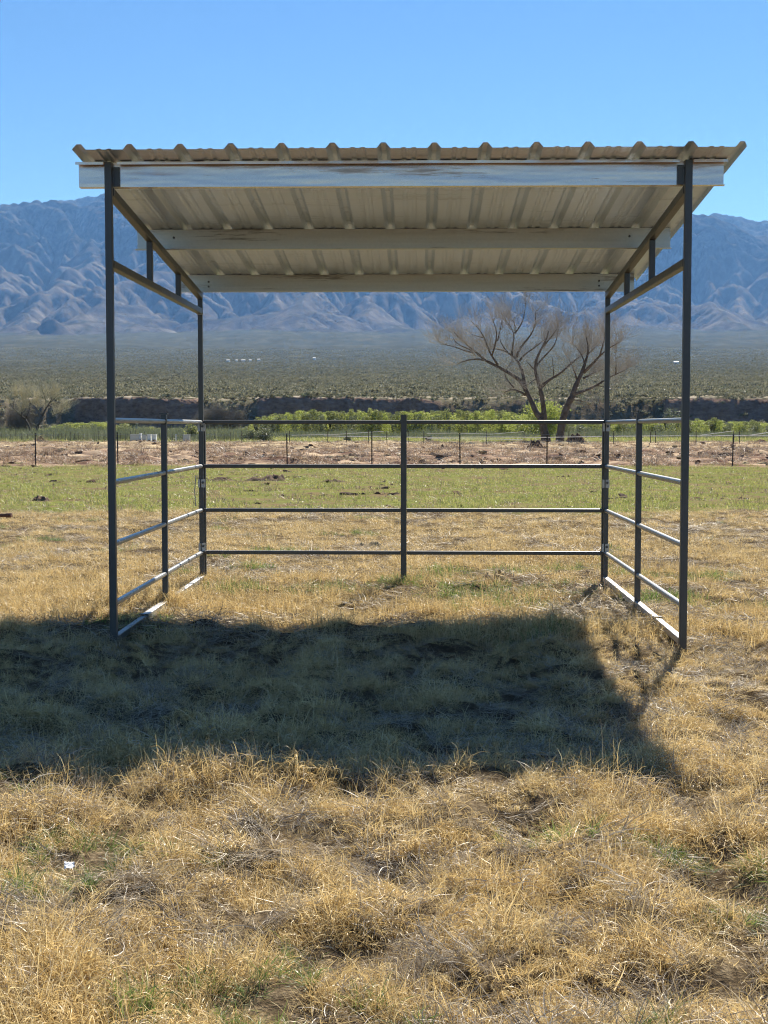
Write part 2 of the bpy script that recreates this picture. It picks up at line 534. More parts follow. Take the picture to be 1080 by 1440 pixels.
for k, (dy, hf) in enumerate(rows):
    flute = (1.3 * fbm(xs_r / 2.2, xs_r * 0 + 7 + 0.25 * k, 63, 3) + 2.0 * fbm(xs_r / 9, xs_r * 0 + 0.2 * k, 64, 2)) * (1 if 1 < k < 9 else 0.4)
    spread = 1 + (1 - steep) * 6.0
    yy = Yb0 + wander + dy * spread + flute
    top = fan_z(np.maximum(yy, 350)) + 0.7 * fbm(xs_r / 20, xs_r * 0, 65, 3)
    zz = -0.6 + (top + 0.6) * hf
    V.append(np.stack([us2 * yy, yy, zz], -1))
last_y = V[-1][:, 1]
tt = np.linspace(0, 1, 230)[1:]
for q in tt:
    yy = last_y * (1 - q) * 1.0 + 0
    yv = np.exp(np.log(last_y) * (1 - q) + np.log(7600.0) * q)
    x = us2 * yv
    z = fan_z(yv) + (0.5 + 0.0006 * yv) * fbm(x / 60, yv / 160, 66, 4) * sstep(350, 420, yv) * 1.6
    z += sstep(2500, 6500, yv) * 26 * fbm(x / 900, yv / 1600, 67, 3)
    V.append(np.stack([x, yv, z], -1))
V = np.stack(V, 0)
fmesh = mesh_from("desert_plain", V, grid_faces(V.shape[0], V.shape[1]), False)
cut = np.zeros(V.shape[:2], np.float32)
cut[:len(rows)] = steep[None, :]
fmesh.attributes.new("cut", 'FLOAT', 'POINT').data.foreach_set("value", cut.ravel())
fan = obj("desert_plain", fmesh, M_PLAIN)
tag(fan, kind="structure")
FANV = V


# ------------------------------------------------------------------ mountains (stream erosion of an uplifted block)
def erode():
    dx = 23.0
    X = np.arange(-5400, 5400, dx); Y = np.arange(6300, 14600, dx)
    ny, nx = len(Y), len(X)
    XX, YY0 = np.meshgrid(X, Y)
    YY = YY0 + 750 * fbm(XX / 1500, YY0 / 3500, 70, 4) * (1 - sstep(9500, 12500, YY0)) + 100
    up = (0.20 * sstep(6300, 9000, YY) + 0.80 * sstep(7200, 11800, YY)) * (1 - 0.5 * sstep(13200, 14600, YY))
    up = up * (1 + 0.35 * fbm(XX / 2600, YY / 2600, 71, 3)) + 0.10 * sstep(6800, 7600, YY) * np.maximum(0, fbm(XX / 1100, YY / 1100, 73, 2))
    up = np.maximum(up, 0.002)
    h = (up * 300 + 150 * fbm(XX / 1300, YY / 1700, 72, 4) * sstep(6500, 8000, YY) + 25 * fbm(XX / 300, YY / 300, 74, 5) + RNG.random(XX.shape) * 2)
    h[0, :] = 0; h[-1, :] = 0
    n = nx * ny
    offs = [(-1, -1), (-1, 0), (-1, 1), (0, -1), (0, 1), (1, -1), (1, 0), (1, 1)]
    dist = np.array([math.hypot(a, b) for a, b in offs]) * dx
    idx = np.arange(n).reshape(ny, nx)
    for it in range(34):
        P = np.pad(h, 1, mode='constant', constant_values=1e9)
        best = np.full(h.shape, 0.0); rec = idx.copy(); rd = np.full(h.shape, dx)
        for (a, b), d in zip(offs, dist):
            nbh = P[1 + a:1 + a + ny, 1 + b:1 + b + nx]
            s = (h - nbh) / d
            m = s > best
            best = np.where(m, s, best)
            rec = np.where(m, idx + a * nx + b, rec)
            rd = np.where(m, d, rd)
        rec[0, :] = idx[0, :]; rec[-1, :] = idx[-1, :]
        order = np.argsort(h, axis=None)
        ol = order.tolist(); rl = rec.ravel().tolist()
        acc = [dx * dx] * n
        for i in reversed(ol):
            r = rl[i]
            if r != i:
                acc[r] += acc[i]
        A = np.array(acc)
        dt = 1.0
        Fq = (0.13 * np.sqrt(A) / rd.ravel() * dt)
        hn = (h + up * 62.0 * dt).ravel()
        hn[idx[0, :]] = 0; hn[idx[-1, :]] = 0
        hl = hn.tolist(); fl = Fq.tolist()
        for i in ol:
            r = rl[i]
            if r != i and hl[i] > hl[r]:
                hl[i] = (hl[i] + fl[i] * hl[r]) / (1 + fl[i])
        h = np.array(hl).reshape(ny, nx)
        lap = np.zeros_like(h)
        lap[1:-1, 1:-1] = h[:-2, 1:-1] + h[2:, 1:-1] + h[1:-1, :-2] + h[1:-1, 2:] - 4 * h[1:-1, 1:-1]
        h = h + 0.024 * lap
    return XX, YY0, h


XX, YY, HH = erode()
base = fan_z(YY) - 30 + 0 * HH
# fit the skyline seen from the pasture to the ridge line in view
tgt_px = np.array([-400, -200, 0, 45, 95, 145, 220, 400, 560, 760, 900, 945, 977, 1010, 1045, 1062, 1080, 1200, 1500])
tgt_py = np.array([300, 296, 288, 281, 281, 272, 262, 262, 280, 296, 306, 304, 301, 299, 305, 309, 310, 318, 330])
HH = HH / np.percentile(HH, 99.5) * 1500
bins = np.arange(-600, 1800, 12.0)
tel = []
for b_ in bins + 6:
    v_ = at(b_, float(np.interp(b_, tgt_px, tgt_py)), 10000.0)
    tel.append((v_.z - CAM_H) / math.hypot(v_.x, v_.y))
tel = np.array(tel)
fine_n = 9 * fbm(XX / 130, YY / 130, 81, 3)
for _ in range(4):
    Z = base + np.maximum(HH, 0) + fine_n * sstep(20, 300, HH)
    xr, yr = XX * CY + YY * SY, -XX * SY + YY * CY
    pxm = 540 + F * xr / (yr * math.cos(PITCH) - (Z - CAM_H) * math.sin(PITCH))
    el = (Z - CAM_H) / np.hypot(XX, YY)
    bi = np.clip(((pxm + 600) / 12).astype(int), 0, len(bins) - 1)
    sk = np.full(len(bins), 0.02)
    np.maximum.at(sk, bi.ravel(), el.ravel())
    fac = np.clip(tel / sk, 0.6, 1.6)
    if _ < 2:
        fac = np.convolve(np.pad(fac, 3, mode='edge'), np.ones(7) / 7, 'valid')
    fcol = np.interp(pxm, bins + 6, fac)
    HH = np.maximum(Z * (fcol * sstep(6500, 9500, YY) + 1 - sstep(6500, 9500, YY)) - base, 0)
Z = base + HH
mt = obj("mountains", mesh_from("mountains", np.stack([XX, YY, Z], -1), grid_faces(*XX.shape), True), M_MOUNT)
tag(mt, kind="structure")
# dark outlying knoll at the foot of the left range
kx, ky = np.meshgrid(np.linspace(-330, 330, 70), np.linspace(-260, 260, 50))
kc = at(72, 462, 6900)
kz = 74 * np.exp(-(kx / 90) ** 2 - (ky / 80) ** 2) * (1 + 0.5 * fbm(kx / 90, ky / 90, 85, 4)) + fan_z(6900 + ky) - fan_z(6900) - 6 + 14 * np.exp(-((kx + 70) / 120) ** 2 - (ky / 150) ** 2) - 12
t_ = NT("dark_knoll_rock")
_c = t_.ramp(t_.noise(t_.pos(), 0.03, 5, 0.7), [(0.3, (0.02, 0.018, 0.016)), (0.7, (0.07, 0.06, 0.05))])
M_KNOLL = t_.done(t_.principled(_c, 0.95, spec=0.05))
kn = obj("hill", mesh_from("hill", np.stack([kx, ky, kz], -1), grid_faces(*kx.shape), True), M_KNOLL, loc=(kc.x, kc.y, fan_z(6900) - 4))
tag(kn, kind="structure")

# ------------------------------------------------------------------ the shelter
XL, XR, YF, YB, YM = -1.935, 1.670, 8.95, 12.67, 10.81
PW, RW = 0.045, 0.034
SLOPE = -0.0850
roof_z = lambda y: 3.058 + SLOPE * (y - 8.98)      # underside of the sheets' pans


shelter = empty("livestock_shelter", ((XL + XR) / 2, YM, 0))
tag(shelter, "open sided livestock shelter of dark steel tube under a sloping ribbed metal roof", "shelter")
OFF = Vector(shelter.location)


def part(mb, name, mat, parent=None):
    m = mesh_from(name, np.array(mb.v) - np.array(OFF), mb.f)
    bm_fix(m)
    return obj(name, m, mat, parent or shelter)


RAILZ = (1.450, 1.058, 0.665, 0.285)
POSTS = {}
for sx, X in ((-1, XL), (1, XR)):
    a = MB(); a.bar((X, YF, -0.12), (X, YF, 3.055), PW, up=(0, 1, 0)); POSTS[sx, 0] = part(a, "post", M_STEEL)
    a = MB(); a.bar((X, YB, -0.12), (X, YB, 2.605), PW * 0.94, up=(0, 1, 0)); POSTS[sx, 1] = part(a, "post", M_STEEL)
    # side panel upright, rails either side of it, base rail
    xu = X
    a = MB(); a.bar((xu, YM, -0.05), (xu, YM, 1.502), PW * 0.95, up=(0, 1, 0)); up_ = part(a, "upright", M_STEEL)
    a = MB(); a.box(xu - 0.03, xu + 0.03, YM - 0.03, YM + 0.03, 1.503, 1.512); part(a, "cap", M_STEEL, up_)
    for z in RAILZ:
        for y0, y1 in ((YF + PW / 2 + 0.002, YM - PW / 2), (YM + PW / 2, YB - PW / 2 - 0.002)):
            a = MB(); a.bar((X, y0, z), (X, y1, z), RW, r=0.012); part(a, "rail", M_RAIL)
    # base rail lying on the grass
    zf, zb = 0.055, 0.055
    if sx < 0:
        a = MB(); a.bar((X, YF + PW / 2 + 0.002, zf), (X, 9.985, zf), 0.042, r=0.004); part(a, "base_rail", M_STEEL)
        a = MB(); a.bar((X, 9.99, zf + 0.004), (X, YM - PW / 2, zb), 0.050, r=0.004); sl_ = part(a, "base_rail", M_CLAMP)
        sl_["label"] = "pale galvanised base rail with a dark seam"
        a = MB(); a.bar((X, YM + PW / 2, zb), (X, YB - PW / 2, zb), 0.044, r=0.004); part(a, "base_rail", M_CLAMP)
        a = MB(); a.bar((X, 9.955, zf + 0.002), (X, 9.984, zf + 0.002), 0.062, r=0.004); part(a, "sleeve", M_STEEL)
    else:
        a = MB(); a.bar((X, YF + PW / 2 + 0.002, zf), (X, YM - PW / 2, zf + 0.01), 0.044, r=0.004); part(a, "base_rail", M_CLAMP)
        a = MB(); a.bar((X, YM + PW / 2, zb), (X, YB - PW / 2, zb), 0.044, r=0.004); part(a, "base_rail", M_CLAMP)
        a = MB(); a.bar((X, 9.86, zf + 0.008), (X, 9.90, zf + 0.008), 0.060, r=0.004); part(a, "sleeve", M_STEEL)
    # truss: level lower chord, sloping rafter, two struts
    zc = 2.43
    a = MB(); a.bar((X, YF + PW / 2 + 0.002, zc), (X, YB - PW / 2 + 0.002, zc), 0.050, r=0.005); part(a, "chord", M_STEEL)
    ra = lambda y: roof_z(y) - 0.150 - 0.029
    y0, y1 = YF + PW / 2 + 0.004, YB - PW / 2
    a = MB(); a.bar((X, y0, ra(y0)), (X, y1, ra(y1)), 0.052, r=0.005); part(a, "rafter", M_STEEL)
    for ys_ in (10.30, 11.52):
        a = MB(); a.bar((X, ys_, zc + 0.026), (X, ys_, ra(ys_) - 0.028), 0.042, r=0.004, up=(0, 1, 0)); part(a, "strut", M_STEEL)
    # clip angle holding the front purlin to the post
    s = -sx
    a = MB(); a.box(X + s * 0.027 if s > 0 else X - 0.066, X + 0.066 if s > 0 else X - 0.027, YF + 0.014, YF + 0.020, 2.91, 3.03)
    part(a, "clip_plate", M_STEEL)
    # bright plate where the chord is bolted to the rear post
    a = MB(); a.box(X - 0.027, X + 0.028, YB - 0.0315, YB - 0.0265, zc - 0.03, zc + 0.03)
    if sx < 0:
        part(a, "chord_plate", M_CLAMP)

# rear panel: uprights beside the rear posts, one in the middle, four rails in two spans
XM = (XL + XR) / 2 + 0.005
ends = (XL + 0.010, XR - 0.010)
for X in ends:
    a = MB(); a.bar((X, YB + 0.046, 0.02), (X, YB + 0.046, 1.47), 0.044, up=(0, 1, 0)); part(a, "upright", M_STEEL)
a = MB(); a.bar((XM, YB, 0.0), (XM, YB, 1.515), 0.052, up=(0, 1, 0)); part(a, "upright", M_STEEL)
for z in RAILZ:
    for x0, x1 in ((XL + PW / 2 + 0.001, XM - 0.027), (XM + 0.027, XR - PW / 2 - 0.001)):
        a = MB(); a.bar((x0, YB, z), (x1, YB, z), RW, r=0.008); part(a, "rail", M_STEEL)
# clamps round the paired uprights: two plates, a gap between and a bolt
for sx, X, E in ((-1, XL, ends[0]), (1, XR, ends[1])):
    for z in (1.405, 0.905, 0.335):
        o0 = min(X, E) - 0.026; o1 = max(X, E) + 0.026
        a = MB(); a.box(o0, o0 + 0.018, YB - 0.034, YB - 0.0285, z - 0.036, z + 0.036); part(a, "clamp", M_CLAMP)
        a = MB(); a.box(o1 - 0.034, o1, YB - 0.034, YB - 0.0285, z - 0.036, z + 0.036); c_ = part(a, "clamp", M_CLAMP)
        a = MB(); a.tube([(o1 - 0.02, YB - 0.046, z + 0.008), (o1 - 0.02, YB - 0.0345, z + 0.008)], 0.011, 8)
        part(a, "bolt", M_STEEL, c_)
# loop of baling wire hanging beside the left rear post
a = MB(); a.tube([(XL - 0.045, YB - 0.03, 0.98), (XL - 0.058, YB - 0.03, 0.84), (XL - 0.05, YB - 0.03, 0.70)], 0.004, 5); part(a, "wire_tie", M_WIRE)

# purlins: front one a Z with its top flange forward, the other two C sections
PX0, PX1 = -2.128, 1.892


def purlin_mesh(y, front):
    a = MB()
    zt = roof_z(y) - 0.002; zb = zt - 0.148; th = 0.003
    x0, x1 = PX0, PX1
    a.box(x0, x1, y, y + th, zb, zt)                                   # web
    a.box(x0 - (0 if front else 0.02), x1 + 0.012, y + th, y + 0.058, zb, zb + th)   # bottom flange
    a.box(x0, x1, y + 0.055, y + 0.058, zb + th, zb + 0.020)           # its lip
    if front:
        cuts = [(x0 - 0.01, XL - 0.027), (XL + 0.060, XR - 0.060), (XR + 0.027, x1 + 0.016)]
        for p, q in cuts:
            a.box(p, q, y - 0.052, y, zt - th, zt)
            a.box(p, q, y - 0.052, y - 0.049, zt - 0.017, zt - th)
    else:
        a.box(x0, x1, y + th, y + 0.058, zt - th, zt)
        a.box(x0, x1, y + 0.055, y + 0.058, zt - 0.020, zt - th)
    return a


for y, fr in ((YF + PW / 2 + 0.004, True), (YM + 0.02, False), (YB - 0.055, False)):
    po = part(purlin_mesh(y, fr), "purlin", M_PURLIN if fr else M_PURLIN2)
    if not fr:
        zt = roof_z(y) - 0.075
        for X in (XL + 0.085, XR - 0.085):
            a = MB()
            a.tube([(X, y - 0.008, zt + 0.012), (X, y - 0.0005, zt + 0.012)], 0.009, 8)
            part(a, "bolt", M_STEEL, po)
            if y > 12:
                a = MB(); a.tube([(X, y - 0.008, zt - 0.030), (X, y - 0.0005, zt - 0.030)], 0.009, 8)
                part(a, "bolt", M_STEEL, po)

# roof sheets: trapezoid ribs at 305 mm, two small stiffeners in each pan
RX0, RX1, RY0, RY1 = -2.098, 1.954, 8.68, 12.98
PITCHR = 0.3074
first = RX0 + 0.042
RH = 0.032


def sheet_profile(c0, nb, start, end):
    P = [] if start is None else [(start, 0.004)]
    for k in range(nb + 1):
        c = c0 + k * PITCHR
        P += [(c - 0.041, 0), (c - 0.014, RH), (c + 0.014, RH), (c + 0.041, 0)]
        if k < nb:
            for q in (0.122, 0.183):
                P += [(c + q - 0.018, 0), (c + q - 0.009, 0.005), (c + q + 0.009, 0.005), (c + q + 0.018, 0)]
    if end is not None:
        P = P[:-1] + [(end, 0.004)]
    return P


k = 0
spans = [3, 3, 3, 3, 1]
for j, nb_ in enumerate(spans):
    c0 = first + k * PITCHR
    pr = sheet_profile(c0, nb_, None, None)
    if j == 0:
        pr[0] = (RX0, 0.002)
    if j == len(spans) - 1:
        pr[-1] = (RX1 + 0.012, 0.002)
    lift = 0.0022 * (j % 2)
    th = 0.0012
    a = MB()
    n = len(pr)
    nseg = 10
    V = []
    for s_ in range(nseg + 1):
        y = RY0 + (RY1 - RY0) * s_ / nseg
        sag = 0.002 * math.sin(s_ * 1.7 + j)
        V += [(x, y, roof_z(y) + q + lift + sag * 0.4) for x, q in pr]
    nv = len(V)
    V += [(x, y, z + th) for x, y, z in V]
    Fc = []
    for s_ in range(nseg):
        for i in range(n - 1):
            b0 = s_ * n + i
            Fc.append((b0, b0 + n, b0 + n + 1, b0 + 1))
            Fc.append((nv + b0, nv + b0 + 1, nv + b0 + n + 1, nv + b0 + n))
    for i in range(n - 1):
        Fc.append((i, i + 1, nv + i + 1, nv + i)); b0 = nseg * n + i
        Fc.append((b0 + 1, b0, nv + b0, nv + b0 + 1))
    for s_ in range(nseg):
        for e in (0, n - 1):
            b0 = s_ * n + e
            q = (b0, nv + b0, nv + b0 + n, b0 + n)
            Fc.append(q if e == 0 else q[::-1])
    a.add(V, Fc)
    part(a, "roof_panel", M_SHEET)
    k += nb_

# ------------------------------------------------------------------ steel post and wire fence along the far edge of the green field
FY = 51.0
wf = empty("wire_fence", (0, FY, 0))
tag(wf, "thin wire fence on dark steel posts between the green field and the brown ground", "fence")


def child(mb, name, mat, parent, smooth=False):
    m = mesh_from(name, np.array(mb.v) - np.array(parent.matrix_world.translation if False else parent.location), mb.f, smooth)
    return obj(name, m, mat, parent)


fx = []
for p in (-190, -70, 50, 166, 286, 404, 523, 647, 769, 896, 1030, 1155, 1280):
    q = at(p, 652, FY); fx.append(q.x)
    a = MB()
    lean = random.uniform(-0.02, 0.02)
    top = 1.20 + random.uniform(-0.06, 0.06)
    gz = float(ground_z(q.x, FY))
    a.prof([(-0.022, 0.012), (0.022, 0.012), (0.022, 0.004), (0.004, 0.004), (0.004, -0.028), (-0.004, -0.028), (-0.004, 0.004), (-0.022, 0.004)],
           (q.x, FY, gz - 0.3), (q.x + lean, FY, gz + top), up=(0, 1, 0))
    child(a, "post", M_TPOST, wf)
for z in (0.40, 0.68, 0.93, 1.13):
    a = MB(); pts = []
    for i in range(len(fx) - 1):
        for s_ in range(5):
            f_ = s_ / 5
            pts.append((fx[i] * (1 - f_) + fx[i + 1] * f_, FY - 0.03, z - 0.06 * math.sin(math.pi * f_)))
    a.tube(pts, 0.0035, 4); child(a, "wire", M_WIRE, wf)

# electric tape fence behind, white caps
EY = 100.0
ef = empty("tape_fence", (0, EY, 0))
tag(ef, "low white tape fence on white capped posts in front of the dark thicket", "fence")
ep = [340, 407, 461, 487, 518, 544, 574, 596, 684, 737, 800, 863, 915, 922, 979, 1032, 1040, 1100]
prev = []
for p in ep:
    q = at(p, 606 + random.uniform(-1, 1), EY + random.uniform(-2, 2))
    gz = float(ground_z(q.x, q.y)) - 0.1
    a = MB(); a.tube([(q.x, q.y, gz), (q.x, q.y, q.z)], 0.028, 6); po = child(a, "post", M_TPOST, ef)
    a = MB(); a.tube([(q.x, q.y, q.z - 0.03), (q.x, q.y, q.z + 0.02), (q.x, q.y, q.z + 0.08)], [0.07, 0.085, 0.04], 8); child(a, "cap", M_WHITE, po)
    prev.append(q)
for (pts, w) in (([(410, 612), (470, 611), (540, 606.5)], 0.03), ([(455, 613), (520, 614), (600, 615), (690, 614.5), (770, 615), (860, 613.5), (930, 613), (985, 613), (1040, 612.5), (1080, 613), (1120, 613)], 0.045),
                 ([(600, 609.5), (640, 609), (690, 610.5), (737, 607)], 0.025), ([(985, 612), (1032, 606)], 0.03), ([(1055, 612), (1075, 609), (1110, 604)], 0.05), ([(600, 617), (700, 617.5), (735, 618.5)], 0.04)):
    a = MB()
    P = [at(p, y, EY + 0.1) for p, y in pts]
    for A, B in zip(P[:-1], P[1:]):
        a.bar(A, B, 0.012, w, r=0.003)
    child(a, "tape", M_WHITE, ef)

# stake fence on the left
sf = empty("stake_fence", at(150, 617, 120))
sf.location.z = 0
tag(sf, "fence of thin dark upright stakes before the green grass on the left", "fence")
p = -30.0
while p < 330:
    q = at(p, 616, 120 + random.uniform(-0.5, 0.5))
    gz = float(ground_z(q.x, q.y))
    a = MB(); a.tube([(q.x, q.y, gz - 0.1), (q.x + random.uniform(-.04, .04), q.y, gz + random.uniform(0.75, 1.1))], 0.022, 5)
    child(a, "stake", M_WOOD, sf)
    p += random.uniform(5.0, 9.5)
for z in (0.35, 0.75):
    a = MB(); A, B = at(-30, 616, 120), at(330, 616, 120)
    a.tube([(A.x, 120, z), (B.x, 120, z)], 0.006, 4); child(a, "wire", M_WIRE, sf)


# ------------------------------------------------------------------ bare cottonwoods
def resample(P, step):
    out = [P[0]]
    for a, b in zip(P[:-1], P[1:]):
        n = max(1, int((b - a).length / step))
        for i in range(1, n + 1):
            out.append(a.lerp(b, i / n))
    return out


def smooth_line(P, it=2):
    for _ in range(it):
        Q = [P[0]]
        for i in range(1, len(P) - 1):
            Q.append(P[i] * 0.5 + (P[i - 1] + P[i + 1]) * 0.25)
        Q.append(P[-1]); P = Q
    return P


def twig_cloud(starts, n_each, L0, r0, rnd, upw=0.55, sub=2):
    """thin three-sided twigs from each (point, direction) start, with side twigs"""
    mb = MB()

    def twig(p, d, L, r, lev):
        n = 4
        pts, rad = [p], [r]
        dd = d.copy()
        for i in range(n):
            dd = (dd + Vector((rnd.gauss(0, .2), rnd.gauss(0, .2), rnd.gauss(0, .14) + upw * 0.22))).normalized()
            p2 = pts[-1] + dd * (L / n)
            pts.append(p2); rad.append(max(r * (1 - 0.85 * (i + 1) / n), 0.0035))
            if lev < sub and i < n:
                for _ in range(2 if lev == 0 else 1):
                    sd_ = (dd + Vector((rnd.gauss(0, .6), rnd.gauss(0, .6), rnd.gauss(0.1, .45)))).normalized()
                    twig(p2, sd_, L * rnd.uniform(.4, .7), rad[-1] * 0.75, lev + 1)
        mb.tube(pts, rad, 3, cap=False)
    for p, d in starts:
        for _ in range(n_each):
            sd_ = (d * 0.8 + Vector((rnd.gauss(0, .55), rnd.gauss(0, .55), rnd.gauss(0.25, .4)))).normalized()
            twig(p, sd_, L0 * rnd.uniform(.6, 1.3), r0 * rnd.uniform(.7, 1.2), 0)
    return mb


def B_(u, v): return (610 + u / 7.2, 420 + v / 7.2)
def C_(u, v): return (740 + u / 6.75, 430 + v / 6.75)


T1 = [
    ('trunk', 0.46, 0.30, [C_(195, 1345), C_(180, 1240), C_(165, 1130), C_(140, 1060)]),
    ('b', 0.27, 0.04, [C_(140, 1060), C_(105, 1040), C_(60, 930), B_(940, 940), B_(890, 830), B_(740, 740), B_(680, 700), B_(590, 660), B_(510, 620), B_(440, 550), B_(370, 500), B_(330, 450), B_(270, 410), B_(205, 340)]),
    ('b', 0.26, 0.05, [C_(165, 1100), C_(172, 1000), C_(145, 850), C_(120, 720), C_(90, 650), C_(65, 590), C_(90, 520), C_(150, 390), C_(205, 300), C_(212, 240)]),
    ('b', 0.09, 0.03, [B_(510, 620), B_(430, 605), B_(360, 605), B_(300, 635), B_(230, 665)]),
    ('b', 0.08, 0.02, [B_(400, 545), B_(310, 530), B_(220, 485), B_(110, 470), B_(45, 425)]),
    ('b', 0.06, 0.02, [B_(385, 525), B_(330, 490), B_(260, 480), B_(200, 450), B_(190, 390)]),
    ('b', 0.11, 0.025, [B_(650, 670), B_(590, 590), B_(550, 510), B_(520, 410), B_(490, 330), B_(430, 280), B_(380, 230)]),
    ('b', 0.05, 0.02, [B_(515, 395), B_(460, 385), B_(400, 380), B_(370, 355)]),
    ('b', 0.08, 0.02, [B_(590, 570), B_(610, 490), B_(650, 420), B_(640, 340), B_(600, 220)]),
    ('b', 0.05, 0.02, [B_(645, 430), B_(670, 330), B_(690, 230)]),
    ('b', 0.20, 0.03, [B_(930, 930), B_(905, 770), B_(870, 650), B_(820, 590), B_(740, 540), B_(690, 510), B_(620, 500), B_(560, 510)]),
    ('b', 0.07, 0.02, [B_(750, 545), B_(690, 490), B_(668, 430), B_(665, 390)]),
    ('b', 0.11, 0.02, [B_(840, 600), B_(840, 540), B_(880, 490), B_(950, 410), B_(1010, 330), B_(1030, 240), B_(1030, 130)]),
    ('b', 0.10, 0.02, [B_(790, 570), B_(800, 480), B_(815, 400), B_(820, 330), B_(780, 280), B_(735, 235), B_(700, 170)]),
    ('b', 0.08, 0.02, [B_(820, 350), B_(870, 290), B_(910, 210), B_(920, 130), B_(930, 50)]),
    ('b', 0.05, 0.02, [B_(822, 330), B_(830, 240), B_(790, 210)]),
    ('b', 0.09, 0.02, [B_(868, 630), B_(920, 550), B_(1000, 520), B_(1050, 470), B_(1090, 445), C_(200, 290)]),
    ('b', 0.11, 0.03, [B_(930, 980), B_(890, 940), B_(820, 905), B_(770, 910), B_(715, 950)]),
    ('b', 0.06, 0.02, [B_(810, 900), B_(770, 850), B_(690, 770), B_(730, 720), B_(800, 620)]),
    ('b', 0.09, 0.02, [C_(75, 600), C_(150, 500), C_(200, 450), C_(260, 400), C_(290, 320), C_(305, 200)]),
    ('b', 0.07, 0.02, [C_(150, 395), C_(230, 310), C_(290, 220)]),
    ('b', 0.14, 0.03, [C_(145, 770), C_(180, 720), C_(260, 680), C_(340, 630), C_(420, 550), C_(500, 490), C_(570, 430), C_(640, 380)]),
    ('b', 0.04, 0.015, [C_(262, 670), C_(255, 560), C_(245, 480)]),
    ('b', 0.06, 0.02, [C_(70, 600), C_(30, 560), C_(0, 520)]),
    ('b', 0.05, 0.02, [C_(100, 690), C_(40, 700), C_(10, 760)]),
]
T2 = [
    ('trunk', 0.36, 0.24, [C_(318, 1325), C_(322, 1220), C_(335, 1130), C_(350, 1050), C_(400, 930), C_(440, 850)]),
    ('b', 0.24, 0.04, [C_(435, 860), C_(470, 750), C_(490, 700), C_(540, 640), C_(553, 560), C_(560, 520), C_(600, 440), C_(590, 370), C_(570, 300)]),
    ('b', 0.08, 0.02, [C_(555, 560), C_(545, 500), C_(530, 460), C_(500, 430), C_(440, 350)]),
    ('b', 0.07, 0.02, [C_(590, 455), C_(650, 400), C_(690, 360)]),
    ('b', 0.14, 0.02, [C_(545, 635), C_(600, 580), C_(660, 520), C_(700, 470), C_(750, 420), C_(860, 360), C_(890, 340)]),
    ('b', 0.07, 0.02, [C_(695, 480), C_(740, 340), C_(745, 250)]),
    ('b', 0.09, 0.02, [C_(540, 690), C_(620, 650), C_(690, 605), C_(760, 592)]),
    ('b', 0.08, 0.02, [C_(482, 710), C_(470, 640), C_(445, 570), C_(410, 520)]),
    ('b', 0.15, 0.03, [C_(450, 840), C_(520, 820), C_(600, 790), C_(680, 750), C_(740, 710), C_(820, 660), C_(900, 635), C_(960, 595)]),
    ('b', 0.06, 0.02, [C_(850, 650), C_(855, 560), C_(850, 450)]),
    ('b', 0.06, 0.02, [C_(440, 890), C_(510, 895), C_(570, 915)]),
    ('b', 0.05, 0.02, [C_(660, 755), C_(740, 770)]),
]


def cottonwood(name, spec, Y, label, rnd, nt, tmat=None, tl=1.45):
    b0 = at(*spec[0][3][0], Y)
    root = empty(name, (b0.x, Y, float(ground_z(b0.x, Y))))
    tag(root, label, "tree", "bare trees at the field edge")
    placed = []
    starts = []
    for kind, r0, r1, pl in spec:
        x0, y0 = pl[0]
        dep = 0.0
        if placed:
            dep = min(placed, key=lambda q: (q[0] - x0) ** 2 + (q[1] - y0) ** 2)[2]
        slope = 0.0 if kind == 'trunk' else rnd.uniform(-0.55, 0.55)
        P, run = [], 0.0
        for i, (u, v) in enumerate(pl):
            if i:
                run += math.hypot(u - pl[i - 1][0], v - pl[i - 1][1]) * Y / F
            d_ = dep + slope * run
            placed.append((u, v, d_))
            P.append(at(u, v, Y + d_))
        if kind == 'trunk':
            P[0].z = root.location.z - 0.3
        P = smooth_line(resample(P, 0.35), 2)
        n = len(P)
        rad = [r0 + (r1 - r0) * (i / max(1, n - 1)) ** 0.8 for i in range(n)]
        rad = [q * (1 + 0.12 * rnd.uniform(-1, 1)) for q in rad]
        if kind == 'trunk':
            rad[0] *= 1.5
            if n > 1: rad[1] *= 1.15
        a = MB(); a.tube(P, rad, 8 if r0 > 0.15 else 6)
        child(a, 'trunk' if kind == 'trunk' else 'branch', M_BARK, root, True)
        if kind != 'trunk':
            for i in range(max(1, n // 3), n):
                d = (P[min(i + 1, n - 1)] - P[i - 1]).normalized()
                if rnd.random() < (0.85 if i > n * 0.6 else 0.35):
                    starts.append((P[i], d))
    mb = twig_cloud(starts, nt, tl, 0.016, rnd)
    tw = child(mb, "twigs", tmat or M_TWIG, root)
    tw["kind"] = "stuff"
    return root


rt = random.Random(4)
cottonwood("cottonwood_tree", T1, 113.0, "large bare tree with twin leaning trunks and wide spreading limbs, left of two", rt, 5)
cottonwood("cottonwood_tree", T2, 112.0, "smaller bare tree with a single trunk leaning right, right of two", rt, 7)


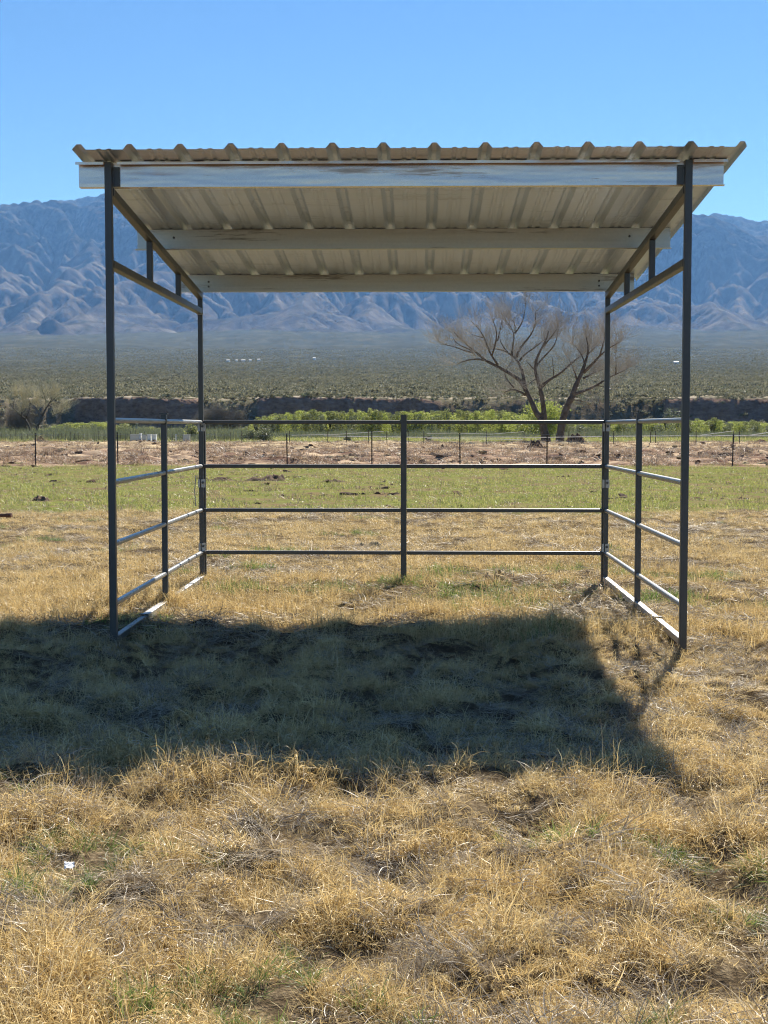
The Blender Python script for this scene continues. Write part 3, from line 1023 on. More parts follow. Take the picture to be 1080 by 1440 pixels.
def bare_shrub(px, pyb, Y, h, w, mat, label, name="bare_tree", seed=1, stems=4, trunkpx=None, cat="tree", thick=0.09):
    rnd = random.Random(seed)
    b = at(px, pyb, Y)
    gz = float(ground_z(b.x, Y))
    root = empty(name, (b.x, Y, gz))
    tag(root, label, cat)
    starts = []
    a = MB()
    for s_ in range(stems):
        ang = rnd.uniform(0, 6.28)
        d = Vector((math.cos(ang) * w * 0.8 / h, math.sin(ang) * w * 0.8 / h, 1)).normalized()
        if trunkpx and s_ < len(trunkpx):
            d = Vector((trunkpx[s_], rnd.uniform(-.2, .2), 1)).normalized()
        P = [b.copy()]; P[0].z = gz - 0.2
        n = 7
        for i in range(n):
            d = (d + Vector((rnd.gauss(0, .12), rnd.gauss(0, .12), rnd.gauss(0.02, .08)))).normalized()
            P.append(P[-1] + d * (h * 0.8 / n))
            if i >= 2:
                starts += [(P[-1], d)] * 2
        a.tube(P, [thick * (1 - 0.8 * i / n) for i in range(n + 1)], 6)
    child(a, "trunk", M_BARK, root)
    mb = twig_cloud(starts, 6, h * 0.34, 0.022, rnd, 0.35)
    tw = child(mb, "twigs", mat, root); tw["kind"] = "stuff"
    return root


# bare trees on the far left, leafless brush under the bank
def D_(u, v): return (u / 6.75, 530 + v / 6.75)


T3 = [
    ('trunk', 0.20, 0.13, [D_(335, 600), D_(345, 500), D_(375, 430), D_(400, 370)]),
    ('b', 0.13, 0.03, [D_(400, 370), D_(430, 310), D_(455, 270), D_(490, 210), D_(515, 165)]),
    ('b', 0.06, 0.02, [D_(432, 305), D_(445, 260), D_(435, 210), D_(415, 165)]),
    ('b', 0.05, 0.02, [D_(400, 370), D_(360, 320), D_(340, 260), D_(350, 190)]),
    ('b', 0.05, 0.02, [D_(450, 280), D_(510, 250), D_(560, 225), D_(590, 250)]),
    ('b', 0.05, 0.02, [D_(378, 425), D_(450, 390), D_(530, 350), D_(590, 330)]),
    ('b', 0.05, 0.02, [D_(470, 250), D_(530, 190), D_(555, 165)]),
    ('trunk', 0.15, 0.10, [D_(300, 600), D_(290, 495), D_(265, 440), D_(240, 400)]),
    ('b', 0.10, 0.03, [D_(240, 400), D_(190, 360), D_(120, 300), D_(95, 250)]),
    ('b', 0.06, 0.02, [D_(205, 372), D_(210, 300), D_(228, 235)]),
    ('b', 0.05, 0.02, [D_(125, 305), D_(125, 240), D_(150, 185)]),
    ('b', 0.05, 0.02, [D_(240, 400), D_(280, 330), D_(290, 250), D_(275, 200)]),
]
cottonwood("bare_tree", T3, 150.0, "pale olive bare tree with a dark slanting trunk at the far left", random.Random(12), 6, M_PALETWIG, 1.25)
bare_shrub(14, 606, 158, 3.9, 3.4, M_GREYTWIG, "greyish tan bare tree cut by the left picture edge", seed=5, stems=5)
bare_shrub(312, 603, 175, 3.6, 2.6, M_GREYTWIG, "grey brown leafless shrub right of the left rear post below the cut bank", "bare_shrub", 8, 6, cat="shrub", thick=0.05)
bare_shrub(292, 601, 185, 3.0, 2.0, M_GREYTWIG, "low grey leafless shrub hidden partly by the left rear post", "bare_shrub", 9, 6, cat="shrub", thick=0.05)


# ------------------------------------------------------------------ leaf meshes and leafy shrubs
def leaf_cloud(name, mat, n, shape, leaf, seed, up=0.6):
    """n leaf quads spread through a volume; shape(rng) -> points (n,3)"""
    rg = np.random.default_rng(seed)
    c = shape(rg, n)
    d = rg.normal(size=(n, 3)); d[:, 2] = np.abs(d[:, 2]) * (1 + up)
    d /= np.linalg.norm(d, axis=1)[:, None]
    r_ = rg.normal(size=(n, 3))
    s_ = np.cross(d, r_); s_ /= np.linalg.norm(s_, axis=1)[:, None] + 1e-9
    L = leaf * rg.uniform(0.6, 1.4, (n, 1)); w = L * 0.26
    V = np.stack([c - d * L * .5, c + s_ * w, c + d * L * .5, c - s_ * w], 1).reshape(-1, 3)
    Fc = np.arange(n * 4).reshape(n, 4)
    m = mesh_from(name, V, Fc)
    at_ = m.attributes.new("tint", 'FLOAT', 'POINT')
    at_.data.foreach_set("value", np.repeat(rg.random(n), 4).astype(np.float32))
    m.materials.append(mat)
    return m


def ellip(rx, ry, rz, zc, k=9, seed=0):
    def f(rg, n):
        cl = rg.normal(size=(k, 3)); cl /= np.linalg.norm(cl, axis=1)[:, None]
        cl *= rg.uniform(0.35, 0.85, (k, 1))
        cl[:, 2] = np.where(cl[:, 2] < -0.5, -0.5, cl[:, 2])
        w = rg.integers(0, k, n)
        p = cl[w] + rg.normal(size=(n, 3)) * 0.21
        return np.stack([p[:, 0] * rx, p[:, 1] * ry, np.maximum(p[:, 2] * rz + zc, 0.02)], -1)
    return f


def leafy_shrub(px, py, Y, rx, rz, mat, label, seed, n=2200, leaf=0.16, ztop=None, name="shrub", cat="shrub", k=12, sink=0.2):
    b = at(px, py, Y)
    gz = float(ground_z(b.x, Y)) if Y < 340 else b.z
    root = empty(name, (b.x, Y, gz))
    tag(root, label, cat)
    m = leaf_cloud("foliage", mat, n, ellip(rx, rx, rz, rz * 0.95, k), leaf, seed)
    obj("foliage", m, None, root)
    rnd = random.Random(seed)
    a = MB()
    for _ in range(9):
        ang = rnd.uniform(0, 6.28); q = rnd.uniform(.2, .7)
        a.tube([(rnd.uniform(-.1, .1), rnd.uniform(-.1, .1), -sink), (math.cos(ang) * rx * q * .5, math.sin(ang) * rx * q * .5, rz * .7), (math.cos(ang) * rx * q, math.sin(ang) * rx * q, rz * 1.4)], [0.05, 0.03, 0.012], 5)
    obj("stem", mesh_from("stem", a.v, a.f), M_BARK, root)
    return root


leafy_shrub(764, 604, 150, 2.3, 2.45, G_LIME, "bright lime green shrub behind the trunk of the large bare tree", 21, 6500, 0.2)
leafy_shrub(734, 604, 170, 1.6, 1.5, G_LIME, "low lime green shrub left of the large bare tree's trunk", 22, 1600, 0.2)
leafy_shrub(943, 606, 190, 1.6, 2.0, G_SAGE, "pale olive shrub left of the right front post below the bank", 23, 2000, 0.2)
leafy_shrub(372, 617, 118, 0.95, 0.65, G_SAGE, "grey green round bush right of the left rear post before the thicket", 24, 1500, 0.12)
leafy_shrub(352, 617, 122, 0.8, 0.6, G_SAGE, "grey green bush beside the left end of the thicket", 25, 1200, 0.12)
leafy_shrub(488, 616, 119, 0.45, 0.34, G_SAGE, "small sage bush at the foot of the thicket left of centre", 26, 700, 0.1)
leafy_shrub(603, 618, 116, 0.4, 0.42, G_SAGE, "small sage bush right of the middle upright before the thicket", 27, 700, 0.1)
leafy_shrub(178, 612, 140, 1.0, 0.95, G_WILLOW, "dark green shrub beside the left front post under the top rail", 28, 1400, 0.16)
leafy_shrub(270, 612, 130, 0.8, 0.85, G_WILLOW, "green shrub just left of the left rear post", 29, 1200, 0.15)


# ------------------------------------------------------------------ scatter by geometry nodes (stuff only)
def scatter(name, P, rot, scl, idx, objs, label=None, cat=None, kind="stuff"):
    coll = bpy.data.collections.new(name + "_pieces")
    for i, m in enumerate(objs):
        o = bpy.data.objects.new(f"piece_{i:02d}", m)
        coll.objects.link(o)
    m = bpy.data.meshes.new(name)
    n = len(P)
    m.vertices.add(n); m.vertices.foreach_set("co", np.asarray(P, np.float32).ravel())
    for nm, ty, arr, key in (("rot", 'FLOAT_VECTOR', rot, "vector"), ("scl", 'FLOAT_VECTOR', scl, "vector"), ("idx", 'INT', idx, "value")):
        a = m.attributes.new(nm, ty, 'POINT')
        a.data.foreach_set(key, np.asarray(arr, np.int32 if ty == 'INT' else np.float32).ravel())
    o = link(bpy.data.objects.new(name, m))
    ng = bpy.data.node_groups.new(name + "_scatter", 'GeometryNodeTree')
    ng.interface.new_socket("Geometry", in_out='INPUT', socket_type='NodeSocketGeometry')
    ng.interface.new_socket("Geometry", in_out='OUTPUT', socket_type='NodeSocketGeometry')
    N = ng.nodes
    gi, go = N.new("NodeGroupInput"), N.new("NodeGroupOutput")
    ip = N.new("GeometryNodeInstanceOnPoints")
    ci = N.new("GeometryNodeCollectionInfo")
    ci.inputs['Collection'].default_value = coll
    ci.inputs['Separate Children'].default_value = True
    ci.inputs['Reset Children'].default_value = True
    ip.inputs['Pick Instance'].default_value = True

    def na(nm, ty):
        x = N.new("GeometryNodeInputNamedAttribute"); x.data_type = ty; x.inputs[0].default_value = nm
        return x.outputs[0]
    L = ng.links
    L.new(gi.outputs[0], ip.inputs['Points'])
    L.new(ci.outputs[0], ip.inputs['Instance'])
    L.new(na("idx", 'INT'), ip.inputs['Instance Index'])
    L.new(na("scl", 'FLOAT_VECTOR'), ip.inputs['Scale'])
    e2r = N.new("FunctionNodeEulerToRotation")
    L.new(na("rot", 'FLOAT_VECTOR'), e2r.inputs[0])
    L.new(e2r.outputs[0], ip.inputs['Rotation'])
    L.new(ip.outputs[0], go.inputs[0])
    md = o.modifiers.new("scatter", 'NODES'); md.node_group = ng
    tag(o, label, cat, kind=kind)
    return o


def tuft(name, mat, nb, rad, L, lean, curl, width, seed, segs=4, base_tilt=0.0, flat=False):
    rg = np.random.default_rng(seed)
    a0 = rg.uniform(0, 2 * np.pi, nb); rr = rad * np.sqrt(rg.random(nb))
    pos = np.stack([rr * np.cos(a0), rr * np.sin(a0), np.zeros(nb) - 0.01], -1)
    if flat:
        pos[:, 2] = rg.uniform(0.0, 0.05, nb)
    az = a0 + rg.normal(0, 1.1, nb)
    th = np.abs(rg.normal(0, lean, nb)) if not flat else rg.normal(1.45, 0.25, nb)
    cu = rg.normal(curl, 0.55 * curl + 0.12, nb)
    Ls = L * np.clip(rg.normal(0.8, 0.28, nb), 0.2, 1.4)
    w = width * rg.uniform(0.6, 1.3, nb)
    tw = rg.uniform(0, np.pi, nb)
    daz = rg.normal(0, 0.9, nb)
    V = np.zeros((nb, segs + 1, 2, 3))
    p = pos.copy()
    for s in range(segs + 1):
        t = s / segs
        A = az + daz * t
        T = th + cu * t
        d = np.stack([np.sin(T) * np.cos(A), np.sin(T) * np.sin(A), np.cos(T)], -1)
        side = np.stack([-np.sin(A) * np.cos(tw), np.cos(A) * np.cos(tw), np.sin(tw) * np.sin(T)], -1)
        side += 0.35 * np.stack([np.cos(A) * np.sin(tw), np.sin(A) * np.sin(tw), 0 * A], -1)
        ww = (w * (1 - 0.8 * t ** 1.5))[:, None] * 0.5
        V[:, s, 0] = p - side * ww; V[:, s, 1] = p + side * ww
        if s < segs:
            p = p + d * (Ls / segs)[:, None]
            p[:, 2] = np.maximum(p[:, 2], 0.004)
    k = (np.arange(nb) * (segs + 1) * 2)[:, None] + (np.arange(segs) * 2)[None, :]
    Fc = np.stack([k, k + 1, k + 3, k + 2], -1).reshape(-1, 4)
    m = mesh_from(name, V.reshape(-1, 3), Fc, True)
    at_ = m.attributes.new("tint", 'FLOAT', 'POINT')
    at_.data.foreach_set("value", np.repeat(rg.random(nb), (segs + 1) * 2).astype(np.float32))
    m.materials.append(mat)
    return m


def jitter_pts(y0, y1, step_fn, margin=0.45, half=0.30):
    out = []
    y = y0
    while y < y1:
        st = step_fn(y)
        w = half * y + margin
        x = np.arange(-w, w, st)
        out.append(np.stack([x + RNG.uniform(-.5, .5, len(x)) * st, y + RNG.uniform(-.5, .5, len(x)) * st], -1))
        y += st
    return np.concatenate(out)


def tussock(P2, per_m2, rmin, rmax, seed):
    """bunch-grass mounds: 1 at a bunch's heart to 0 at its rim, negative between; and the outward direction"""
    rg = np.random.default_rng(seed)
    x0, x1, y0, y1 = P2[:, 0].min(), P2[:, 0].max(), P2[:, 1].min(), P2[:, 1].max()
    m = int((x1 - x0) * (y1 - y0) * per_m2)
    C = np.column_stack([rg.uniform(x0, x1, m), rg.uniform(y0, y1, m)])
    r = rg.uniform(rmin, rmax, m) * rg.uniform(0.7, 1.25, m)
    best = np.full(len(P2), -0.6); dirs = np.zeros((len(P2), 2))
    o = np.argsort(P2[:, 1]); ysrt = P2[o, 1]
    for k in range(m):
        i0, i1 = np.searchsorted(ysrt, [C[k, 1] - 1.6 * r[k], C[k, 1] + 1.6 * r[k]])
        ii = o[i0:i1]
        d = P2[ii] - C[k]
        q = np.hypot(d[:, 0], d[:, 1] * 1.15)
        v = 1 - q / r[k]
        b = v > best[ii]
        best[ii[b]] = v[b]
        dirs[ii[b]] = (d / r[k])[b]
    return best, dirs


def place(P2, sc, tilt=0.15, dirs=None, lean=0.0):
    n = len(P2)
    z = ground_z(P2[:, 0], P2[:, 1])
    rot = np.stack([RNG.normal(0, tilt, n), RNG.normal(0, tilt, n), RNG.uniform(0, 6.28, n)], -1)
    if dirs is not None:
        c, s_ = np.cos(-rot[:, 2]), np.sin(-rot[:, 2])
        dx, dy = dirs[:, 0] * c - dirs[:, 1] * s_, dirs[:, 0] * s_ + dirs[:, 1] * c
        rot[:, 0] -= dy * lean
        rot[:, 1] += dx * lean
    return np.column_stack([P2, z - 0.005]), rot, sc


# pieces 0-5 golden tufts, 6-9 straw mats, 10-12 green tufts, 13-14 low golden mats, 15 long stalks
pieces = [tuft("dry_tuft", G_GOLD if i != 4 else G_STRAW, 150, 0.08, 0.112, 0.55, 2.2 + 0.8 * (i % 3), 0.0033, 100 + i, 5) for i in range(6)]
pieces += [tuft("straw_mat", G_STRAW, 90, 0.12, 0.15, 0.3, 0.9, 0.0034, 120 + i, 5, flat=True) for i in range(4)]
pieces += [tuft("green_tuft", G_GREEN, 80, 0.06, 0.10, 0.6, 1.1, 0.0038, 140 + i, 4) for i in range(3)]
pieces += [tuft("low_mat", G_GOLD, 130, 0.11, 0.125, 1.1, 1.4, 0.0034, 150 + i, 4) for i in range(2)]
pieces += [tuft("long_stalk", G_STRAW, 7, 0.10, 0.27, 0.5, 1.2, 0.0026, 160, 6)]

P2 = jitter_pts(2.6, 9.2, lambda y: 0.055 + 0.006 * (y - 2.6), 0.6)
P2 = np.concatenate([P2] + [np.array([X, YF]) + RNG.normal(0, 0.07, (16, 2)) for X in (XL, XR)])
n = len(P2)
tus, tdir = tussock(P2, 9.0, 0.12, 0.24, 31)
cl = 0.55 * np.clip(tus, -0.5, 1) + 0.30 * fbm(P2[:, 0] / 0.42, P2[:, 1] / 0.42, 201, 3) + 0.25 * fbm(P2[:, 0] / 0.36, P2[:, 1] / 0.36, 5, 2)             # clumping
big = fbm(P2[:, 0] / 1.4, P2[:, 1] / 1.1, 205, 2)
gr = fbm(P2[:, 0] / 0.7 + 9, P2[:, 1] / 0.6, 209, 2)
u = RNG.random(n)
idx = RNG.integers(0, 6, n)
low = cl + 0.5 * big < -0.12
idx = np.where(low & (u < 0.42), RNG.integers(6, 10, n), idx)
idx = np.where(low & (u >= 0.42), RNG.integers(13, 15, n), idx)
idx = np.where(~low & (u < 0.22), RNG.integers(13, 15, n), idx)
idx = np.where((u > 0.96), RNG.integers(6, 10, n), idx)
idx = np.where((gr > np.where(P2[:, 1] > 5.6, 0.6, 0.30)) & (RNG.random(n) < 0.45), RNG.integers(10, 13, n), idx)
idx = np.where(RNG.random(n) < 0.010, 15, idx)
h = np.clip(0.80 + 1.15 * cl + 0.45 * big, 0.36, 1.6) * RNG.uniform(0.75, 1.2, n)
h *= 0.88 + 0.12 * np.exp(-((P2[:, 1] - 5.4) / 0.4) ** 2)
h *= 1 - 0.25 * sstep(6.2, 8.5, P2[:, 1])
w = np.clip(0.75 + 0.4 * cl, 0.6, 1.15)
keep = RNG.random(n) < np.clip(0.95 + 1.2 * cl, np.where(P2[:, 1] > 6.0, 0.75, 0.6), 1)
sc = np.stack([w, w, h], -1)
A_, B__, C__ = place(P2[keep], sc[keep], 0.15, tdir[keep], 0.55)
scatter("dry_grass", A_, B__, C__, idx[keep], pieces, "tall tangled golden dry grass across the foreground", "grass")

pieces2 = [tuft("short_tuft", G_GOLD, 60, 0.09, 0.125, 0.5, 1.3, 0.0040, 300 + i, 3) for i in range(5)]
pieces2 += [tuft("short_mat", G_STRAW, 36, 0.13, 0.20, 0.4, 0.3, 0.0055, 320 + i, 3, flat=True) for i in range(2)]
pieces2 += [tuft("short_green", G_GREEN, 40, 0.08, 0.11, 0.5, 0.7, 0.0055, 340 + i, 3) for i in range(2)]
P2 = jitter_pts(9.15, 24.2, lambda y: 0.094 + 0.0050 * (y - 9), 0.6)
P2 = np.concatenate([P2] + [np.array(q) + RNG.normal(0, 0.07, (16, 2)) for q in ((XL, YM), (XR, YM), (XL, YB), (XR, YB), (XM, YB))])
n = len(P2)
edge = 23.6 + 1.3 * fbm(P2[:, 0] / 3, P2[:, 1] / 3, 221, 2)
keep = P2[:, 1] < edge
tus, tdir = tussock(P2, 5.0, 0.14, 0.30, 32)
cl = 0.4 * np.clip(tus, -0.5, 1) + 0.55 * fbm(P2[:, 0] / 0.6, P2[:, 1] / 0.8, 211, 3)
big = fbm(P2[:, 0] / 2.4, P2[:, 1] / 1.8, 215, 2)
gr = fbm(P2[:, 0] / 1.3 + 4, P2[:, 1] / 0.9, 219, 2)
u = RNG.random(n)
idx = RNG.integers(0, 5, n)
idx = np.where((cl + 0.6 * big < -0.15) & (u < 0.55), RNG.integers(5, 7, n), idx)
gz_ = np.exp(-((P2[:, 1] - 12.6) / 1.6) ** 2) * np.exp(-((P2[:, 0] - 0.5) / 1.6) ** 2)
idx = np.where((gr + 0.55 * gz_ > 0.38) & (RNG.random(n) < 0.6), RNG.integers(7, 9, n), idx)
keep &= RNG.random(n) < np.clip(0.95 + 0.9 * cl, 0.35, 1)
h = np.clip(0.75 + 0.75 * cl + 0.4 * big, 0.3, 1.5) * (1.25 - 0.45 * sstep(10.5, 18, P2[:, 1]))
w = np.clip(1 + 0.3 * cl, 0.7, 1.3)
A_, B__, C__ = place(P2[keep], np.stack([w, w, h], -1)[keep])
scatter("short_dry_grass", A_, B__, C__, idx[keep], pieces2, "shorter straw coloured grass around and behind the shelter", "grass")

pieces3 = [tuft("field_tuft", G_FIELD, 30, 0.12, 0.085, 0.6, 0.6, 0.010, 400 + i, 2) for i in range(5)]
pieces3 += [tuft("field_dead", G_BROWN, 24, 0.14, 0.09, 0.8, 0.6, 0.012, 420 + i, 2) for i in range(2)]
P2 = jitter_pts(23.0, 51.5, lambda y: 0.165 + 0.0055 * (y - 23), 1.0)
n = len(P2)
cl = 1.3 * fbm(P2[:, 0] / 1.5, P2[:, 1] / 1.1, 231, 4)
big = fbm(P2[:, 0] / 5, P2[:, 1] / 3, 235, 2)
edge = 23.4 + 1.3 * fbm(P2[:, 0] / 3, P2[:, 1] / 3, 221, 2)
keep = (P2[:, 1] > edge) & (RNG.random(n) < np.clip(0.66 + 1.5 * cl + 1.0 * big, 0.03, 1))
idx = np.where(RNG.random(n) < np.clip(0.22 - 1.0 * (cl + big), 0.06, 0.8), RNG.integers(5, 7, n), RNG.integers(0, 5, n))
h = np.clip(0.8 + 0.8 * cl, 0.4, 1.6)
w = RNG.uniform(0.9, 1.4, n)
A_, B__, C__ = place(P2[keep], np.stack([w, w, h], -1)[keep])
scatter("field_grass", A_, B__, C__, idx[keep], pieces3, "short green grass of the field behind the shelter", "grass")

pieces4 = [tuft("dead_clump", G_BROWN, 60, 0.30, 0.30, 0.8, 0.9, 0.022, 500 + i, 3) for i in range(5)]
P2 = jitter_pts(51.2, 119, lambda y: 0.36 + 0.0035 * (y - 51), 2.0)
n = len(P2)
cl = fbm(P2[:, 0] / 2.5, P2[:, 1] / 1.6, 241, 3)
keep = RNG.random(n) < np.clip(0.26 + 1.3 * cl, 0.02, 1)
idx = RNG.integers(0, 5, n)
w = RNG.uniform(0.7, 1.5, n); h = np.clip(0.55 + 0.8 * cl, 0.2, 1.3)
A_, B__, C__ = place(P2[keep], np.stack([w, w, h], -1)[keep])
scatter("dead_weeds", A_, B__, C__, idx[keep], pieces4, "brown dead weeds over the rough ground beyond the fence", "weeds")

# clods of turned earth
def clod(seed, mat):
    b = bmesh.new(); bmesh.ops.create_icosphere(b, subdivisions=2, radius=1.0)
    rg = np.random.default_rng(seed)
    off = rg.uniform(0, 50, 2)
    for v in b.verts:
        k_ = 1 + 0.9 * float(noise2(v.co.x * 1.4 + off[0], v.co.y * 1.4 + v.co.z + off[1], seed)) + 0.4 * float(noise2(v.co.x * 3.4 + off[0], v.co.y * 3.4 - v.co.z, seed + 1))
        v.co *= k_
        v.co.z *= 0.55
    m = bpy.data.meshes.new("clod"); b.to_mesh(m); b.free(); m.materials.append(mat)
    return m


M_CLOD = mat_plain_col("dry_clod", (0.09, 0.058, 0.043), (0.24, 0.165, 0.12), 3, 0.95, 0.0)
clods = [clod(800 + i, (M_DIRT if i < 2 else M_CLOD) if i < 4 else M_HAY) for i in range(6)]
P2 = np.column_stack([RNG.uniform(-1, 1, 12000), np.concatenate([24 + 27 * RNG.random(4500) ** 1.2, 51.5 + 64 * RNG.random(7500) ** 1.3])])
P2[:, 0] *= 0.31 * P2[:, 1] + 1
cl = fbm(P2[:, 0] / 4.5, P2[:, 1] / 1.6, 271, 3)
gf = P2[:, 1] < 51
keep = cl > np.where(gf, 0.34, 0.12)
P2, cl, gf = P2[keep], cl[keep], gf[keep]
n = len(P2)
r_ = np.where(gf, np.minimum(RNG.lognormal(-3.3, 0.5, n), 0.11), np.minimum(RNG.lognormal(-2.45, 0.5, n), 0.26))
idx = np.where(RNG.random(n) < np.where(gf, 0.1, 0.35), RNG.integers(4, 6, n), RNG.integers(0, 4, n))
A_, B__, C__ = place(P2, np.stack([r_ * RNG.uniform(1, 2.2, n), r_, r_], -1), 0.2)
scatter("soil_clods", A_, B__, C__, idx, clods, "dark clods of turned earth over the field and the rough ground", "clods")

# rough green grass strip before the thicket
pieces5 = [tuft("rank_tuft", G_FIELD, 40, 0.5, 0.55, 0.3, 0.5, 0.035, 520 + i, 3) for i in range(4)]
pieces5 += [tuft("reed_tuft", G_SAGE, 40, 0.5, 1.0, 0.2, 0.35, 0.04, 530 + i, 3) for i in range(3)]
P2 = jitter_pts(117, 172, lambda y: 0.8, 3.0)
n = len(P2)
pxx = px_of(P2[:, 0], P2[:, 1])
cl = fbm(P2[:, 0] / 6, P2[:, 1] / 5, 251, 2)
leftz = (pxx < 345) & (P2[:, 1] > 123)
idx = np.where(leftz | ((P2[:, 1] > 150) & (cl > -0.1)), RNG.integers(4, 7, n), RNG.integers(0, 4, n))
h = np.clip(0.7 + 0.9 * cl, 0.3, 1.5) * np.where(idx > 3, np.where(leftz, 1.25, 0.9), 0.75)
w = RNG.uniform(0.8, 1.4, n)
A_, B__, C__ = place(P2, np.stack([w, w, h], -1))
scatter("rank_grass", A_, B__, C__, idx, pieces5, "rank green grass at the edge of the riverside thicket", "grass")


# ------------------------------------------------------------------ willow thicket
def column(rx, h):
    def f(rg, n):
        ang = rg.uniform(0, 6.28, n); r_ = rx * np.sqrt(rg.random(n)); z = h * rg.random(n) ** 0.8
        r_ = r_ * (1 - 0.55 * z / h)
        return np.stack([r_ * np.cos(ang), r_ * np.sin(ang), z], -1)
    return f


wp = [leaf_cloud("willow_wand", G_WILLOW, 620, column(0.75, 3.2), 0.165, 600 + i, 1.8) for i in range(4)]
wp += [leaf_cloud("lime_wand", G_LIME, 560, column(0.75, 3.0), 0.165, 620 + i, 1.8) for i in range(3)]
wp += [leaf_cloud("sage_wand", G_SAGE, 460, column(0.85, 2.6), 0.16, 630 + i, 1.2) for i in range(3)]
P = []
for _ in range(3400):
    Y = RNG.uniform(178, 225)
    p_ = RNG.uniform(-80, 1160)
    X = at(p_, 600, Y).x
    hh = np.interp(p_, [-80, 60, 85, 150, 165, 210, 250, 345, 365, 420, 500, 560, 690, 730, 770, 840, 870, 930, 1000, 1080, 1160],
                   [0.35, 0.35, 0.55, 0.62, 0.45, 0.40, 0.35, 0.35, 0.85, 1.05, 1.02, 1.0, 1.05, 0.95, 0.75, 0.62, 0.62, 0.72, 0.70, 0.60, 0.6])
    bright = np.interp(p_, [-80, 60, 80, 150, 200, 340, 365, 470, 560, 760, 800, 860, 1000, 1160], [0.1, 0.1, 0.7, 0.7, 0.2, 0.1, 0.35, 0.45, 0.75, 0.75, 0.35, 0.6, 0.5, 0.4])
    u = RNG.random()
    i = RNG.integers(4, 7) if u < bright * 0.6 else (RNG.integers(0, 4) if u < 0.25 + bright * 0.75 else RNG.integers(7, 10))
    nz_ = 0.14 * float(noise2(X / 4.0, Y / 4.0, 77))
    P.append((X, Y, RNG.uniform(0.85, 1.2), hh * (1 + nz_) * RNG.uniform(0.8, 1.15), i))
P = np.array(P)
Q = np.column_stack([P[:, 0], P[:, 1], ground_z(P[:, 0], P[:, 1]) - 0.1])
rot = np.column_stack([RNG.normal(0, .08, len(P)), RNG.normal(0, .08, len(P)), RNG.uniform(0, 6.28, len(P))])
scatter("willow_thicket", Q, rot, np.column_stack([P[:, 2], P[:, 2], P[:, 3]]), P[:, 4].astype(int), wp,
        "dense bright green willow thicket along the river below the bank", "thicket")

# river-bottom brush under the bank and desert scrub over the fan
sp = [leaf_cloud("scrub", G_SCRUB, 70, ellip(0.85, 0.85, 0.55, 0.5, 5), 0.36, 700 + i, 0.8) for i in range(5)]
sp += [leaf_cloud("pale_scrub", G_SAGE, 60, ellip(0.7, 0.7, 0.4, 0.38, 5), 0.32, 720 + i, 0.5) for i in range(2)]
from mathutils.bvhtree import BVHTree
fm = fan.data
bvh = BVHTree.FromPolygons([tuple(v) for v in FANV.reshape(-1, 3)], grid_faces(FANV.shape[0], FANV.shape[1]).tolist())
NS = 130000
q = RNG.random(NS)
Ys = np.where(q < 0.03, RNG.uniform(290, 330, NS), 358 * np.exp(RNG.random(NS) ** 0.9 * math.log(4200 / 358)))
Ys[-6000:] = RNG.uniform(338, 392, 6000)
Xs = RNG.uniform(-0.335, 0.315, NS) * Ys
pts, scs = [], []
for x, y in zip(Xs, Ys):
    if y < 330:
        z = float(ground_z(x, y)) if y < 350 else 0
        hit = Vector((x, y, z))
        rr = bvh.ray_cast(Vector((x, y, 900)), Vector((0, 0, -1)))
        if rr[0] is not None: hit = rr[0]
    else:
        rr = bvh.ray_cast(Vector((x, y, 900)), Vector((0, 0, -1)))
        if rr[0] is None:
            continue
        if rr[1].z < (0.5 if RNG.random() < 0.3 else 0.75):
            continue
        hit = rr[0]
    pts.append(hit)
    scs.append(0.62 + 0.00020 * y)
n = len(pts)
PA = np.array([tuple(p) for p in pts])
s0 = np.array(scs) * np.clip(RNG.lognormal(-0.05, 0.45, n), 0.4, 2.6)
wash = fbm(PA[:, 0] / 60, PA[:, 1] / 160, 261, 3)
keep = RNG.random(n) < np.clip(0.85 + 1.2 * wash, 0.25, 1)
rot = np.column_stack([np.zeros(n), np.zeros(n), RNG.uniform(0, 6.28, n)])
idx = np.where(RNG.random(n) < 0.2, RNG.integers(5, 7, n), RNG.integers(0, 5, n))
scatter("desert_scrub", PA[keep] - [0, 0, 0.08], rot[keep], np.column_stack([s0, s0, s0 * RNG.uniform(0.8, 1.2, n)])[keep], idx[keep], sp,
        "olive creosote scrub dotted over the rising desert plain", "scrub")

# ------------------------------------------------------------------ small things
# rusty pipe end at the left edge
a = MB()
pe = at(16, 739.5, 20.0)
a.tube([(pe.x - 2.6, 20.35, 0.10), (pe.x - 1.2, 20.15, 0.13), (pe.x, 20.0, 0.155)], 0.026, 12)
a.tube([(pe.x - 0.075, 20.01, 0.1535), (pe.x + 0.004, 20.0, 0.1555)], 0.032, 12)
rp = empty("rusty_pipe", (pe.x - 1.2, 20.15, 0))
tag(rp, "rusty brown iron pipe lying in the dry grass at the left edge", "pipe")
child(a, "barrel", M_RUST, rp)
a = MB(); a.box(pe.x - 2.1, pe.x - 1.5, 20.15, 20.4, -0.02, 0.09); child(a, "block", M_WOOD, rp)

